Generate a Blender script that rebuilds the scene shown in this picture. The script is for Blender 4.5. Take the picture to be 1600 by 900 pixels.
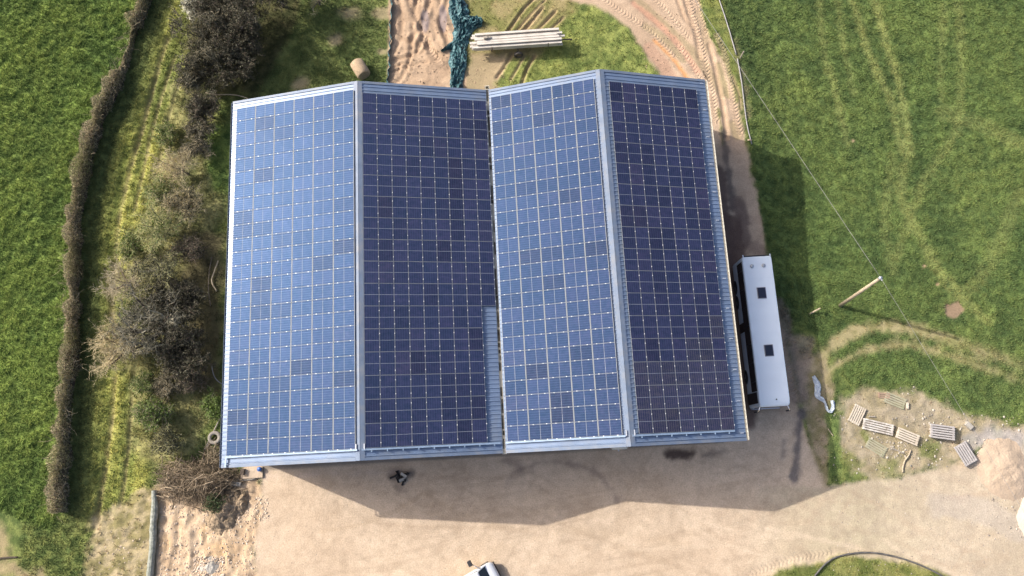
import bpy, bmesh, math, random
import numpy as np
from mathutils import Vector, Matrix

for o in list(bpy.data.objects):
    bpy.data.objects.remove(o, do_unlink=True)
scene = bpy.context.scene
COL = scene.collection

# ------------------------------------------------------------------ camera
F_PX = 1167.833
CAM = np.array([23.1052, -0.1269, 65.1203])
ROT = np.array([[0.9984517685710952, 0.054515953829694354, 0.011048828684120778],
                [-0.05083348670561847, 0.9749206501703386, -0.21666952370094375],
                [-0.022583676994726232, 0.21577241864863717, 0.9761824833933024]])
cam_d = bpy.data.cameras.new('camera')
cam_d.sensor_width = 36.0
cam_d.lens = F_PX / 1600.0 * 36.0
cam_d.clip_end = 6000.0
cam = bpy.data.objects.new('camera', cam_d)
COL.objects.link(cam)
M4 = Matrix([list(ROT[0]) + [CAM[0]], list(ROT[1]) + [CAM[1]], list(ROT[2]) + [CAM[2]], [0, 0, 0, 1]])
cam.matrix_world = M4
scene.camera = cam
scene.render.resolution_x, scene.render.resolution_y = 1024, 576

# ------------------------------------------------------------------ sky and sun
SUN = Vector((-1.276, 0.584, 1.0)).normalized()
world = bpy.data.worlds.new('World')
scene.world = world
world.use_nodes = True
wn = world.node_tree
sky = wn.nodes.new('ShaderNodeTexSky')
sky.sky_type = 'NISHITA'
sky.sun_disc = False
sky.sun_elevation = math.asin(SUN.z)
sky.sun_rotation = math.atan2(SUN.x, SUN.y)
sky.air_density = 0.75
sky.dust_density = 5.0
sky.ozone_density = 1.0
wn.links.new(sky.outputs[0], wn.nodes['Background'].inputs[0])
wn.nodes['Background'].inputs[1].default_value = 0.15
sun_d = bpy.data.lights.new('sun', 'SUN')
sun_d.energy = 3.2
sun_d.angle = math.radians(0.55)
sun_d.color = (1.0, 0.945, 0.86)
sun = bpy.data.objects.new('sun', sun_d)
sun.rotation_euler = SUN.to_track_quat('Z', 'Y').to_euler()
sun.location = (0, 20, 60)
COL.objects.link(sun)
vs = scene.view_settings
vs.view_transform = 'Standard'
vs.look = 'None'
vs.exposure = 0.63
vs.gamma = 1.0
vs.use_curve_mapping = False


# ------------------------------------------------------------------ helpers
def at(u, v, z=0.0):
    """world point at height z seen at photo pixel (u, v) of the 1600 x 900 picture"""
    d = ROT @ np.array([u - 800.0, 450.0 - v, -F_PX])
    t = (z - CAM[2]) / d[2]
    return CAM + d * t


def atv(u, v, z=0.0):
    return Vector(at(u, v, z))


def path(pts, z=0.0):
    return [at(p[0], p[1], z) for p in pts]


def tag(o, label=None, cat=None, group=None, kind=None):
    if label: o['label'] = label
    if cat: o['category'] = cat
    if group: o['group'] = group
    if kind: o['kind'] = kind
    return o


def empty(name, loc, rz=0.0):
    o = bpy.data.objects.new(name, None)
    o.location = loc
    o.rotation_euler = (0, 0, rz)
    o.empty_display_size = 0.3
    COL.objects.link(o)
    return o


def link(name, me, parent=None):
    o = bpy.data.objects.new(name, me)
    COL.objects.link(o)
    if parent is not None:
        o.parent = parent
    return o


def np_mesh(name, verts, faces, mats=(), mat_idx=None, smooth=False, colors=None, attrs=None):
    """mesh from numpy arrays; faces is (n, k)"""
    me = bpy.data.meshes.new(name)
    verts = np.asarray(verts, np.float32)
    faces = np.asarray(faces, np.int32)
    n, k = faces.shape
    me.vertices.add(len(verts))
    me.vertices.foreach_set('co', verts.ravel())
    me.loops.add(n * k)
    me.loops.foreach_set('vertex_index', faces.ravel())
    me.polygons.add(n)
    me.polygons.foreach_set('loop_start', np.arange(0, n * k, k, dtype=np.int32))
    me.polygons.foreach_set('loop_total', np.full(n, k, np.int32))
    if mat_idx is not None:
        me.polygons.foreach_set('material_index', np.asarray(mat_idx, np.int32))
    me.polygons.foreach_set('use_smooth', np.full(n, smooth, bool))
    for m in mats:
        me.materials.append(m)
    if colors is not None:
        a = me.color_attributes.new('Col', 'FLOAT_COLOR', 'POINT')
        c = np.ones((len(verts), 4), np.float32)
        c[:, :3] = colors
        a.data.foreach_set('color', c.ravel())
    if attrs:
        for nm, arr in attrs.items():
            a = me.attributes.new(nm, 'FLOAT', 'POINT')
            a.data.foreach_set('value', np.asarray(arr, np.float32))
    me.update(calc_edges=True)
    return me


class MB:
    """collects boxes, tubes and quads into one mesh"""

    def __init__(self):
        self.v, self.f, self.m = [], [], []

    def add(self, vs_, fs_, mi=0):
        b = len(self.v)
        self.v += [tuple(p) for p in vs_]
        for f in fs_:
            self.f.append([i + b for i in f])
            self.m.append(mi)
        return self

    def box(self, c, s, mi=0, rot=None, taper=1.0):
        hx, hy, hz = s[0] / 2, s[1] / 2, s[2] / 2
        P = [Vector((x * hx * (taper if z > 0 else 1), y * hy * (taper if z > 0 else 1), z * hz))
             for z in (-1, 1) for y in (-1, 1) for x in (-1, 1)]
        if rot is not None:
            P = [rot @ p for p in P]
        P = [p + Vector(c) for p in P]
        return self.add(P, [(0, 2, 3, 1), (4, 5, 7, 6), (0, 1, 5, 4), (2, 6, 7, 3), (0, 4, 6, 2), (1, 3, 7, 5)], mi)

    def tube(self, pts, rad, n=8, mi=0, caps=True, squash=1.0):
        pts = [Vector(p) for p in pts]
        if not hasattr(rad, '__len__'):
            rad = [rad] * len(pts)
        rings = []
        up = Vector((0, 0, 1))
        for i, p in enumerate(pts):
            d = (pts[min(i + 1, len(pts) - 1)] - pts[max(i - 1, 0)]).normalized()
            a = d.cross(up)
            if a.length < 1e-3: a = d.cross(Vector((0, 1, 0)))
            a.normalize()
            b = a.cross(d).normalized()
            rings.append([p + (a * math.cos(2 * math.pi * k / n) + b * math.sin(2 * math.pi * k / n) * squash) * rad[i] for k in range(n)])
        V = [q for r in rings for q in r]
        Fs = []
        for i in range(len(pts) - 1):
            for k in range(n):
                Fs.append((i * n + k, i * n + (k + 1) % n, (i + 1) * n + (k + 1) % n, (i + 1) * n + k))
        if caps:
            Fs.append(tuple(range(n - 1, -1, -1)))
            Fs.append(tuple((len(pts) - 1) * n + k for k in range(n)))
        return self.add(V, Fs, mi)

    def build(self, name, mats, parent=None, smooth=False, bevel=0.0):
        me = bpy.data.meshes.new(name)
        me.from_pydata(self.v, [], self.f)
        if not isinstance(mats, (list, tuple)): mats = [mats]
        for m in mats: me.materials.append(m)
        for p, mi in zip(me.polygons, self.m):
            p.material_index = mi
            p.use_smooth = smooth
        me.update()
        o = link(name, me, parent)
        if bevel > 0:
            md = o.modifiers.new('bevel', 'BEVEL')
            md.width = bevel
            md.segments = 2
            md.limit_method = 'ANGLE'
        return o


def hash2(ix, iy, seed):
    h = (ix.astype(np.int64) * 374761393 + iy.astype(np.int64) * 668265263 + seed * 974711) & 0x7fffffff
    h = ((h ^ (h >> 13)) * 1274126177) & 0x7fffffff
    h = h ^ (h >> 16)
    return (h & 0xffff) / 65535.0


def vnoise(x, y, s, seed=0):
    x = x / s; y = y / s
    ix = np.floor(x); iy = np.floor(y)
    fx = x - ix; fy = y - iy
    fx = fx * fx * (3 - 2 * fx); fy = fy * fy * (3 - 2 * fy)
    a = hash2(ix, iy, seed); b = hash2(ix + 1, iy, seed)
    c = hash2(ix, iy + 1, seed); d = hash2(ix + 1, iy + 1, seed)
    return (a * (1 - fx) + b * fx) * (1 - fy) + (c * (1 - fx) + d * fx) * fy


def fbm(x, y, s, seed=0, octv=4, gain=0.55):
    t = 0; a = 1; n = 0
    for i in range(octv):
        # turn each octave so that the lattice does not show
        c, sn = math.cos(0.7 + i * 1.3), math.sin(0.7 + i * 1.3)
        t = t + a * vnoise(c * x - sn * y, sn * x + c * y, s / 2 ** i, seed + 17 * i)
        n += a; a *= gain
    return t / n


def sstep(a, b, x):
    t = np.clip((x - a) / (b - a), 0, 1)
    return t * t * (3 - 2 * t)


# ------------------------------------------------------------------ materials
def nodes_of(m):
    m.use_nodes = True
    nt = m.node_tree
    return nt, nt.nodes['Principled BSDF']


def mat(name, col, rough=0.7, metal=0.0, var=0.15, scale=3.0, bump=0.0, bscale=20.0, spec=0.5, dirt=None, dscale=1.2, damt=0.5, coat=0.0):
    """plain procedural material: base colour broken up by noise, optional dirt patches and fine relief"""
    m = bpy.data.materials.new(name)
    nt, b = nodes_of(m)
    N, L = nt.nodes, nt.links
    tc = N.new('ShaderNodeTexCoord')
    n1 = N.new('ShaderNodeTexNoise')
    n1.inputs['Scale'].default_value = scale
    n1.inputs['Detail'].default_value = 6
    L.new(tc.outputs['Object'], n1.inputs['Vector'])
    mr = N.new('ShaderNodeMapRange')
    mr.inputs[1].default_value = 0.3; mr.inputs[2].default_value = 0.7
    mr.inputs[3].default_value = 1 - var; mr.inputs[4].default_value = 1 + var
    L.new(n1.outputs[0], mr.inputs[0])
    mx = N.new('ShaderNodeVectorMath'); mx.operation = 'SCALE'
    mx.inputs[0].default_value = col
    L.new(mr.outputs[0], mx.inputs['Scale'])
    out = mx.outputs[0]
    if dirt is not None:
        n2 = N.new('ShaderNodeTexNoise')
        n2.inputs['Scale'].default_value = dscale
        n2.inputs['Detail'].default_value = 8
        n2.inputs['Roughness'].default_value = 0.65
        L.new(tc.outputs['Object'], n2.inputs['Vector'])
        r2 = N.new('ShaderNodeMapRange')
        r2.inputs[1].default_value = 0.45; r2.inputs[2].default_value = 0.68
        r2.inputs[3].default_value = 0; r2.inputs[4].default_value = damt
        L.new(n2.outputs[0], r2.inputs[0])
        mm = N.new('ShaderNodeMix'); mm.data_type = 'RGBA'
        L.new(r2.outputs[0], mm.inputs[0])
        L.new(out, mm.inputs[6])
        mm.inputs[7].default_value = (*dirt, 1)
        out = mm.outputs[2]
    L.new(out, b.inputs['Base Color'])
    b.inputs['Roughness'].default_value = rough
    b.inputs['Metallic'].default_value = metal
    b.inputs['Specular IOR Level'].default_value = spec
    if coat: b.inputs['Coat Weight'].default_value = coat
    if bump > 0:
        n3 = N.new('ShaderNodeTexNoise')
        n3.inputs['Scale'].default_value = bscale
        n3.inputs['Detail'].default_value = 5
        L.new(tc.outputs['Object'], n3.inputs['Vector'])
        bp = N.new('ShaderNodeBump')
        bp.inputs['Strength'].default_value = 1.0
        bp.inputs['Distance'].default_value = bump
        L.new(n3.outputs[0], bp.inputs['Height'])
        L.new(bp.outputs[0], b.inputs['Normal'])
    return m


def attr_mat(name, rough=0.9, trans=0.0, spec=0.2):
    """colour from the Col attribute of the mesh (own colour of each blade, leaf or twig)"""
    m = bpy.data.materials.new(name)
    nt, b = nodes_of(m)
    a = nt.nodes.new('ShaderNodeAttribute'); a.attribute_name = 'Col'
    nt.links.new(a.outputs['Color'], b.inputs['Base Color'])
    b.inputs['Roughness'].default_value = rough
    b.inputs['Specular IOR Level'].default_value = spec
    if trans > 0:
        t = nt.nodes.new('ShaderNodeBsdfTranslucent')
        nt.links.new(a.outputs['Color'], t.inputs['Color'])
        mx = nt.nodes.new('ShaderNodeMixShader'); mx.inputs[0].default_value = trans
        nt.links.new(b.outputs[0], mx.inputs[1]); nt.links.new(t.outputs[0], mx.inputs[2])
        nt.links.new(mx.outputs[0], nt.nodes['Material Output'].inputs[0])
    return m


def ground_material():
    m = bpy.data.materials.new('ground_cover')
    nt, b = nodes_of(m)
    N, L = nt.nodes, nt.links
    geo = N.new('ShaderNodeNewGeometry')
    col = N.new('ShaderNodeAttribute'); col.attribute_name = 'Col'
    gr = N.new('ShaderNodeAttribute'); gr.attribute_name = 'grass'
    ls = N.new('ShaderNodeAttribute'); ls.attribute_name = 'lug_s'
    lt = N.new('ShaderNodeAttribute'); lt.attribute_name = 'lug_t'
    lm = N.new('ShaderNodeAttribute'); lm.attribute_name = 'lug_m'

    def noise(s, d=5, r=0.6):
        n = N.new('ShaderNodeTexNoise')
        n.inputs['Scale'].default_value = s; n.inputs['Detail'].default_value = d; n.inputs['Roughness'].default_value = r
        L.new(geo.outputs['Position'], n.inputs['Vector'])
        return n.outputs[0]

    def math_(op, a, c=None, val=None):
        n = N.new('ShaderNodeMath'); n.operation = op
        for i, x in enumerate((a, c)):
            if x is None: continue
            if isinstance(x, (int, float)): n.inputs[i].default_value = x
            else: L.new(x, n.inputs[i])
        return n.outputs[0]

    def rng(x, a, c, lo, hi):
        n = N.new('ShaderNodeMapRange')
        L.new(x, n.inputs[0])
        for i, q in enumerate((a, c, lo, hi)): 
            if isinstance(q, (int, float)): n.inputs[i + 1].default_value = q
            else: L.new(q, n.inputs[i + 1])
        return n.outputs[0]
    fine = noise(8.5, 8, 0.78)
    mid = noise(1.6, 4, 0.6)
    amp = rng(gr.outputs['Fac'], 0, 1, 0.27, 0.42)
    lo = math_('SUBTRACT', 1.0, amp); hi = math_('ADD', 1.0, amp)
    f1 = rng(fine, 0.3, 0.7, lo, hi)
    f2 = rng(mid, 0.3, 0.7, 0.93, 1.07)
    f = math_('MULTIPLY', f1, f2)
    sc = N.new('ShaderNodeVectorMath'); sc.operation = 'SCALE'
    L.new(col.outputs['Color'], sc.inputs[0]); L.new(f, sc.inputs['Scale'])
    L.new(sc.outputs[0], b.inputs['Base Color'])
    b.inputs['Roughness'].default_value = 0.95
    b.inputs['Specular IOR Level'].default_value = 0.15
    # relief: grit, clods and the lugs of tractor tyres pressed into the soil
    bh = rng(gr.outputs['Fac'], 0, 1, 0.03, 0.10)
    h1 = math_('MULTIPLY', noise(9.0, 5, 0.65), bh)
    ph = math_('ADD', math_('DIVIDE', ls.outputs['Fac'], 0.34), math_('MULTIPLY', math_('ABSOLUTE', lt.outputs['Fac']), 1.6))
    saw = math_('PINGPONG', ph, 0.5)
    lug = rng(saw, 0.12, 0.34, 0, 0.06)
    lug = math_('MULTIPLY', lug, lm.outputs['Fac'])
    hh = math_('ADD', h1, lug)
    bp = N.new('ShaderNodeBump'); bp.inputs['Strength'].default_value = 1.0; bp.inputs['Distance'].default_value = 1.0
    L.new(hh, bp.inputs['Height'])
    L.new(bp.outputs[0], b.inputs['Normal'])
    return m


M = {}
M['ground'] = ground_material()
M['grass'] = attr_mat('grass_blades', 0.75, 0.25, 0.25)
M['twig'] = attr_mat('bare_twigs', 0.9, 0.0, 0.1)
M['leaf'] = attr_mat('small_leaves', 0.6, 0.2, 0.3)
M['stone'] = attr_mat('stones', 0.9, 0.0, 0.2)
M['bark'] = mat('bark', (0.16, 0.13, 0.095), 0.9, var=0.35, scale=6, bump=0.02, bscale=14)
M['bark_dark'] = mat('dark_bark', (0.085, 0.064, 0.047), 0.9, var=0.35, scale=6, bump=0.02, bscale=14)
M['roof_sheet'] = mat('blue_grey_roof_steel', (0.17, 0.23, 0.34), 0.40, 0.2, var=0.10, scale=1.1, spec=0.5, dirt=(0.24, 0.26, 0.29), dscale=0.8, damt=0.5)
M['flashing'] = mat('blue_grey_flashing', (0.145, 0.19, 0.27), 0.55, 0.1, var=0.10, scale=1.6, dirt=(0.25, 0.25, 0.25), dscale=1.1, damt=0.6)
M['wall_sheet'] = mat('slate_blue_wall_steel', (0.15, 0.20, 0.29), 0.5, 0.1, var=0.08, scale=0.8, dirt=(0.16, 0.15, 0.13), dscale=0.6, damt=0.4)
M['steel'] = mat('galvanised_steel', (0.55, 0.56, 0.57), 0.42, 0.75, var=0.12, scale=4)
M['alu'] = mat('aluminium', (0.80, 0.81, 0.82), 0.35, 0.55, var=0.06, scale=4)
M['tray'] = mat('pale_blue_tray', (0.26, 0.35, 0.47), 0.5, 0.1, var=0.15, scale=2)
M['cream'] = mat('cream_gutter', (0.62, 0.58, 0.48), 0.5, 0.1, var=0.12, scale=3)
M['gutter_dirt'] = mat('mossy_gutter', (0.10, 0.085, 0.06), 0.9, var=0.7, scale=2.0, dirt=(0.32, 0.30, 0.26), dscale=0.9, damt=0.9)
M['concrete'] = mat('concrete', (0.42, 0.39, 0.34), 0.9, var=0.14, scale=3, bump=0.01, bscale=25, dirt=(0.20, 0.17, 0.12), dscale=1.6, damt=0.55)
M['dark'] = mat('dark_interior', (0.03, 0.03, 0.032), 0.9, var=0.3)
M['black_rubber'] = mat('tyre_rubber', (0.035, 0.033, 0.032), 0.85, var=0.3, scale=5, dirt=(0.16, 0.13, 0.10), dscale=2.5, damt=0.7)
M['coach_white'] = mat('coach_white_paint', (0.87, 0.94, 0.99), 0.32, var=0.02, scale=0.6, spec=0.5, dirt=(0.80, 0.86, 0.90), dscale=0.8, damt=0.4, coat=0.4)
M['coach_silver'] = mat('coach_silver_paint', (0.36, 0.36, 0.40), 0.35, 0.2, var=0.06, scale=1.5, dirt=(0.24, 0.21, 0.19), dscale=1.0, damt=0.5)
M['coach_glass'] = mat('dark_glass', (0.012, 0.013, 0.018), 0.08, var=0.1, spec=0.6)
M['hatch'] = mat('smoked_hatch', (0.022, 0.028, 0.05), 0.3, var=0.15, scale=4)
M['black_plastic'] = mat('black_plastic', (0.025, 0.025, 0.028), 0.55, var=0.2)
M['chrome'] = mat('bright_metal', (0.75, 0.75, 0.76), 0.2, 0.9, var=0.04)
M['wood_pole'] = mat('weathered_pole', (0.44, 0.36, 0.25), 0.85, var=0.18, scale=5, bump=0.01, bscale=18, dirt=(0.24, 0.20, 0.15), dscale=2.0, damt=0.5)
M['wood_grey'] = mat('grey_timber', (0.34, 0.30, 0.25), 0.9, var=0.2, scale=5, bump=0.01, bscale=18)
M['cable'] = mat('cable', (0.24, 0.23, 0.22), 0.6, var=0.1)
M['pipe_grey'] = mat('grey_pipe', (0.27, 0.26, 0.26), 0.55, var=0.12, scale=2)
M['pipe_black'] = mat('dark_pipe', (0.10, 0.095, 0.09), 0.45, var=0.2, scale=2, dirt=(0.25, 0.22, 0.18), dscale=2, damt=0.5)
M['straw'] = mat('straw_bale', (0.42, 0.31, 0.20), 0.95, var=0.25, scale=10, bump=0.04, bscale=22)
M['straw_end'] = mat('straw_bale_end', (0.30, 0.23, 0.16), 0.95, var=0.35, scale=12, bump=0.05, bscale=16)
M['log_grey'] = mat('silvered_log', (0.29, 0.30, 0.255), 0.9, var=0.3, scale=4, bump=0.05, bscale=9, dirt=(0.17, 0.19, 0.15), dscale=2.2, damt=0.7)
M['sand'] = mat('sand', (0.43, 0.330, 0.238), 0.95, var=0.14, scale=1.2, bump=0.05, bscale=7, dirt=(0.46, 0.36, 0.265), dscale=.8, damt=.6)
M['lime'] = mat('pale_aggregate', (0.55, 0.47, 0.37), 0.95, var=0.08, scale=2, bump=0.03, bscale=9)
M['earth'] = mat('dug_earth', (0.33, 0.245, 0.16), 0.95, var=0.45, scale=4, bump=0.25, bscale=4, dirt=(0.16, 0.125, 0.08), dscale=1.8, damt=0.7)
M['plastic_sheet'] = mat('pale_plastic_sheet', (0.50, 0.56, 0.62), 0.35, var=0.15, scale=3, bump=0.03, bscale=8)
M['white_paint'] = mat('white_paint', (0.75, 0.77, 0.80), 0.3, var=0.04, scale=1.0, coat=0.4)
M['trailer_steel'] = mat('rusty_trailer_steel', (0.14, 0.10, 0.08), 0.75, 0.2, var=0.3, scale=5)
M['charred'] = mat('charred_wood', (0.022, 0.019, 0.018), 0.9, var=0.4, scale=6, bump=0.02)
M['ivory'] = mat('ivory_paint', (0.58, 0.58, 0.50), 0.45, var=0.08, scale=2, dirt=(0.35, 0.36, 0.30), dscale=1.5, damt=0.4)
M['green_paint'] = mat('green_paint', (0.05, 0.14, 0.10), 0.5, var=0.15, scale=2)
M['blue_plastic'] = mat('blue_plastic', (0.05, 0.13, 0.38), 0.4, var=0.1)


def netting_material():
    m = bpy.data.materials.new('teal_netting')
    nt, b = nodes_of(m)
    N, L = nt.nodes, nt.links
    tc = N.new('ShaderNodeTexCoord')
    n = N.new('ShaderNodeTexNoise'); n.inputs['Scale'].default_value = 2.6; n.inputs['Detail'].default_value = 8; n.inputs['Roughness'].default_value = 0.75
    L.new(tc.outputs['Object'], n.inputs['Vector'])
    r = N.new('ShaderNodeValToRGB')
    e = r.color_ramp.elements
    e[0].position = 0.36; e[0].color = (0.008, 0.016, 0.03, 1)
    e[1].position = 0.72; e[1].color = (0.30, 0.47, 0.48, 1)
    q = e.new(0.52); q.color = (0.03, 0.115, 0.135, 1)
    L.new(n.outputs[0], r.inputs[0]); L.new(r.outputs[0], b.inputs['Base Color'])
    b.inputs['Roughness'].default_value = 0.5
    n2 = N.new('ShaderNodeTexNoise'); n2.inputs['Scale'].default_value = 7; n2.inputs['Detail'].default_value = 5
    L.new(tc.outputs['Object'], n2.inputs['Vector'])
    bp = N.new('ShaderNodeBump'); bp.inputs['Distance'].default_value = 0.12; bp.inputs['Strength'].default_value = 1
    L.new(n2.outputs[0], bp.inputs['Height']); L.new(bp.outputs[0], b.inputs['Normal'])
    return m


M['netting'] = netting_material()


def cell_material(name, dirty):
    """solar cells: dark blue silicon under glass, cut into half cells by fine pale lines, tone differs from panel to panel"""
    m = bpy.data.materials.new(name)
    nt, b = nodes_of(m)
    N, L = nt.nodes, nt.links
    tc = N.new('ShaderNodeTexCoord')
    sp = N.new('ShaderNodeSeparateXYZ'); L.new(tc.outputs['Object'], sp.inputs[0])

    def lines(sock, pitch, width):
        a = N.new('ShaderNodeMath'); a.operation = 'DIVIDE'; a.inputs[1].default_value = pitch; L.new(sock, a.inputs[0])
        p = N.new('ShaderNodeMath'); p.operation = 'PINGPONG'; p.inputs[1].default_value = 0.5; L.new(a.outputs[0], p.inputs[0])
        c = N.new('ShaderNodeMath'); c.operation = 'LESS_THAN'; c.inputs[1].default_value = width / pitch / 2; L.new(p.outputs[0], c.inputs[0])
        return c.outputs[0]
    lx = lines(sp.outputs[0], 0.0925, 0.008)
    ly = lines(sp.outputs[1], 0.1810, 0.014)
    mxl = N.new('ShaderNodeMath'); mxl.operation = 'MAXIMUM'; L.new(lx, mxl.inputs[0]); L.new(ly, mxl.inputs[1])
    oi = N.new('ShaderNodeObjectInfo')
    ramp = N.new('ShaderNodeValToRGB')
    e = ramp.color_ramp.elements
    e[0].position = 0.0; e[0].color = (0.030, 0.018, 0.033, 1)
    e[1].position = 1.0; e[1].color = (0.024, 0.018, 0.040, 1)
    for ps, c in ((0.06, (0.026, 0.017, 0.035, 1)), (0.4, (0.025, 0.017, 0.037, 1)), (0.8, (0.024, 0.018, 0.038, 1))):
        q = e.new(ps); q.color = c
    L.new(oi.outputs['Random'], ramp.inputs[0])
    mx = N.new('ShaderNodeMix'); mx.data_type = 'RGBA'
    fac = N.new('ShaderNodeMath'); fac.operation = 'MULTIPLY'; fac.inputs[1].default_value = 0.55 if not dirty else 0.8
    L.new(mxl.outputs[0], fac.inputs[0]); L.new(fac.outputs[0], mx.inputs[0])
    gp = N.new('ShaderNodeNewGeometry')
    nn = N.new('ShaderNodeTexNoise'); nn.inputs['Scale'].default_value = 3.2; nn.inputs['Detail'].default_value = 4
    L.new(gp.outputs['Position'], nn.inputs['Vector'])
    wn_ = N.new('ShaderNodeTexWhiteNoise'); wn_.noise_dimensions = '1D'; L.new(oi.outputs['Random'], wn_.inputs['W'])
    v1 = N.new('ShaderNodeMapRange'); v1.inputs[1].default_value = .3; v1.inputs[2].default_value = .7; v1.inputs[3].default_value = .65; v1.inputs[4].default_value = 1.35; L.new(nn.outputs[0], v1.inputs[0])
    v2 = N.new('ShaderNodeMapRange'); v2.inputs[3].default_value = .78; v2.inputs[4].default_value = 1.22; L.new(wn_.outputs[0], v2.inputs[0])
    vv = N.new('ShaderNodeMath'); vv.operation = 'MULTIPLY'; L.new(v1.outputs[0], vv.inputs[0]); L.new(v2.outputs[0], vv.inputs[1])
    sv = N.new('ShaderNodeVectorMath'); sv.operation = 'SCALE'; L.new(ramp.outputs[0], sv.inputs[0]); L.new(vv.outputs[0], sv.inputs['Scale'])
    # a few panels reflect more dully than their neighbours
    lv = N.new('ShaderNodeValToRGB'); lv.color_ramp.interpolation = 'LINEAR'
    lv.color_ramp.elements[0].position = 0.0; lv.color_ramp.elements[0].color = (.64, .64, .64, 1); lv.color_ramp.elements[1].position = .5; lv.color_ramp.elements[1].color = (1, 1, 1, 1)
    lv.color_ramp.elements.new(.10).color = (.80, .80, .80, 1); lv.color_ramp.elements.new(.2).color = (.94, .94, .94, 1)
    L.new(wn_.outputs[0], lv.inputs[0]); L.new(lv.outputs[0], b.inputs['Specular IOR Level'])
    L.new(sv.outputs[0], mx.inputs[6]); mx.inputs[7].default_value = (0.14, 0.19, 0.30, 1) if not dirty else (0.27, 0.25, 0.23, 1)
    out = mx.outputs[2]
    if dirty:
        n = N.new('ShaderNodeTexNoise'); n.inputs['Scale'].default_value = 2.0; n.inputs['Detail'].default_value = 7; n.inputs['Roughness'].default_value = 0.7
        geo = N.new('ShaderNodeNewGeometry'); L.new(geo.outputs['Position'], n.inputs['Vector'])
        r = N.new('ShaderNodeMapRange'); r.inputs[1].default_value = 0.5; r.inputs[2].default_value = 0.75; r.inputs[3].default_value = 0; r.inputs[4].default_value = 0.5
        L.new(n.outputs[0], r.inputs[0])
        m2 = N.new('ShaderNodeMix'); m2.data_type = 'RGBA'; L.new(r.outputs[0], m2.inputs[0]); L.new(out, m2.inputs[6]); m2.inputs[7].default_value = (0.10, 0.085, 0.075, 1)
        out = m2.outputs[2]
    L.new(out, b.inputs['Base Color'])
    # textured anti-glare glass is dull; only the printed metal lines glint
    rm = N.new('ShaderNodeMapRange'); rm.inputs[3].default_value = 0.64; rm.inputs[4].default_value = 0.42
    L.new(mxl.outputs[0], rm.inputs[0]); L.new(rm.outputs[0], b.inputs['Roughness'])
    b.inputs['Specular IOR Level'].default_value = 1.0
    b.inputs['Specular Tint'].default_value = (0.07, 0.42, 1.0, 1)   # blue anti-reflection coating
    b.inputs['Coat Weight'].default_value = 0.08
    b.inputs['Coat Roughness'].default_value = 0.62
    mt = N.new('ShaderNodeMath'); mt.operation = 'MULTIPLY'; mt.inputs[1].default_value = 0.5
    L.new(mxl.outputs[0], mt.inputs[0]); L.new(mt.outputs[0], b.inputs['Metallic'])
    return m


M['cells'] = cell_material('solar_cells', False)
M['cells_dirty'] = cell_material('grimy_solar_cells', True)
M['panel_frame'] = mat('panel_frame', (0.26, 0.27, 0.27), 0.6, 0.0, var=0.08, scale=2)
M['panel_frame_pale'] = mat('pale_panel_frame', (0.31, 0.32, 0.31), 0.6, 0.0, var=0.10, scale=2)
M['backsheet_pale'] = mat('pale_panel_backsheet', (0.30, 0.32, 0.36), 0.6, var=0.08)
M['clamp'] = mat('dull_clamp', (0.72, 0.73, 0.72), 0.5, 0.15, var=0.25, scale=0.6)
M['backsheet'] = mat('panel_backsheet', (0.26, 0.29, 0.34), 0.6, var=0.05)

# ================================================================== THE GROUND
rng = np.random.default_rng(7)


def axis(a, b, step, far, n):
    mid = np.arange(a, b + 1e-6, step)
    g = np.geomspace(step * 2, far, n)
    return np.concatenate([a - g[::-1], mid, b + g])


GX = axis(-32, 81, 0.15, 2500, 34)
GY = axis(-17, 53, 0.15, 2500, 34)
XX, YY = np.meshgrid(GX, GY)
SH = XX.shape
X = XX.ravel(); Y = YY.ravel()


def sd_poly(px):
    """signed distance in metres to a ground polygon (negative inside)"""
    P = np.array([at(*p)[:2] for p in px])
    d2 = np.full(X.shape, 1e18); ins = np.zeros(X.shape, bool)
    n = len(P)
    for i in range(n):
        a, b = P[i], P[(i + 1) % n]
        e = b - a
        wx, wy = X - a[0], Y - a[1]
        t = np.clip((wx * e[0] + wy * e[1]) / (e @ e), 0, 1)
        d2 = np.minimum(d2, (wx - e[0] * t) ** 2 + (wy - e[1] * t) ** 2)
        c = (a[1] > Y) != (b[1] > Y)
        with np.errstate(divide='ignore', invalid='ignore'):
            xi = (b[0] - a[0]) * (Y - a[1]) / (b[1] - a[1] + 1e-12) + a[0]
        ins ^= c & (X < xi)
    d = np.sqrt(d2)
    return np.where(ins, -d, d)


def sd_line(px, signed=False):
    """distance in metres to a polyline, plus along and lateral coordinates"""
    P = np.array([at(*p)[:2] for p in px])
    d2 = np.full(X.shape, 1e18); S = np.zeros(X.shape); T = np.zeros(X.shape); acc = 0
    for i in range(len(P) - 1):
        a, b = P[i], P[i + 1]
        e = b - a; l = np.hypot(*e)
        wx, wy = X - a[0], Y - a[1]
        t = np.clip((wx * e[0] + wy * e[1]) / (l * l), 0, 1)
        q = (wx - e[0] * t) ** 2 + (wy - e[1] * t) ** 2
        u = q < d2
        d2 = np.where(u, q, d2)
        S = np.where(u, acc + t * l, S)
        T = np.where(u, (wx * e[1] - wy * e[0]) / l, T)
        acc += l
    return np.sqrt(d2), S, T


N1 = fbm(X, Y, 2.2, 1)      # patch edges
N2 = fbm(X, Y, 0.7, 2, 3)
N3 = fbm(X, Y, 7.0, 3)
N4 = fbm(X, Y, 0.55, 4, 3)
N5 = fbm(X, Y, 1.3, 5, 4)
cl = 0.65 * fbm(X, Y, 0.62, 21, 3, 0.6) + 0.35 * fbm(X, Y, 1.7, 22, 3, 0.6)   # grass clumps


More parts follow.
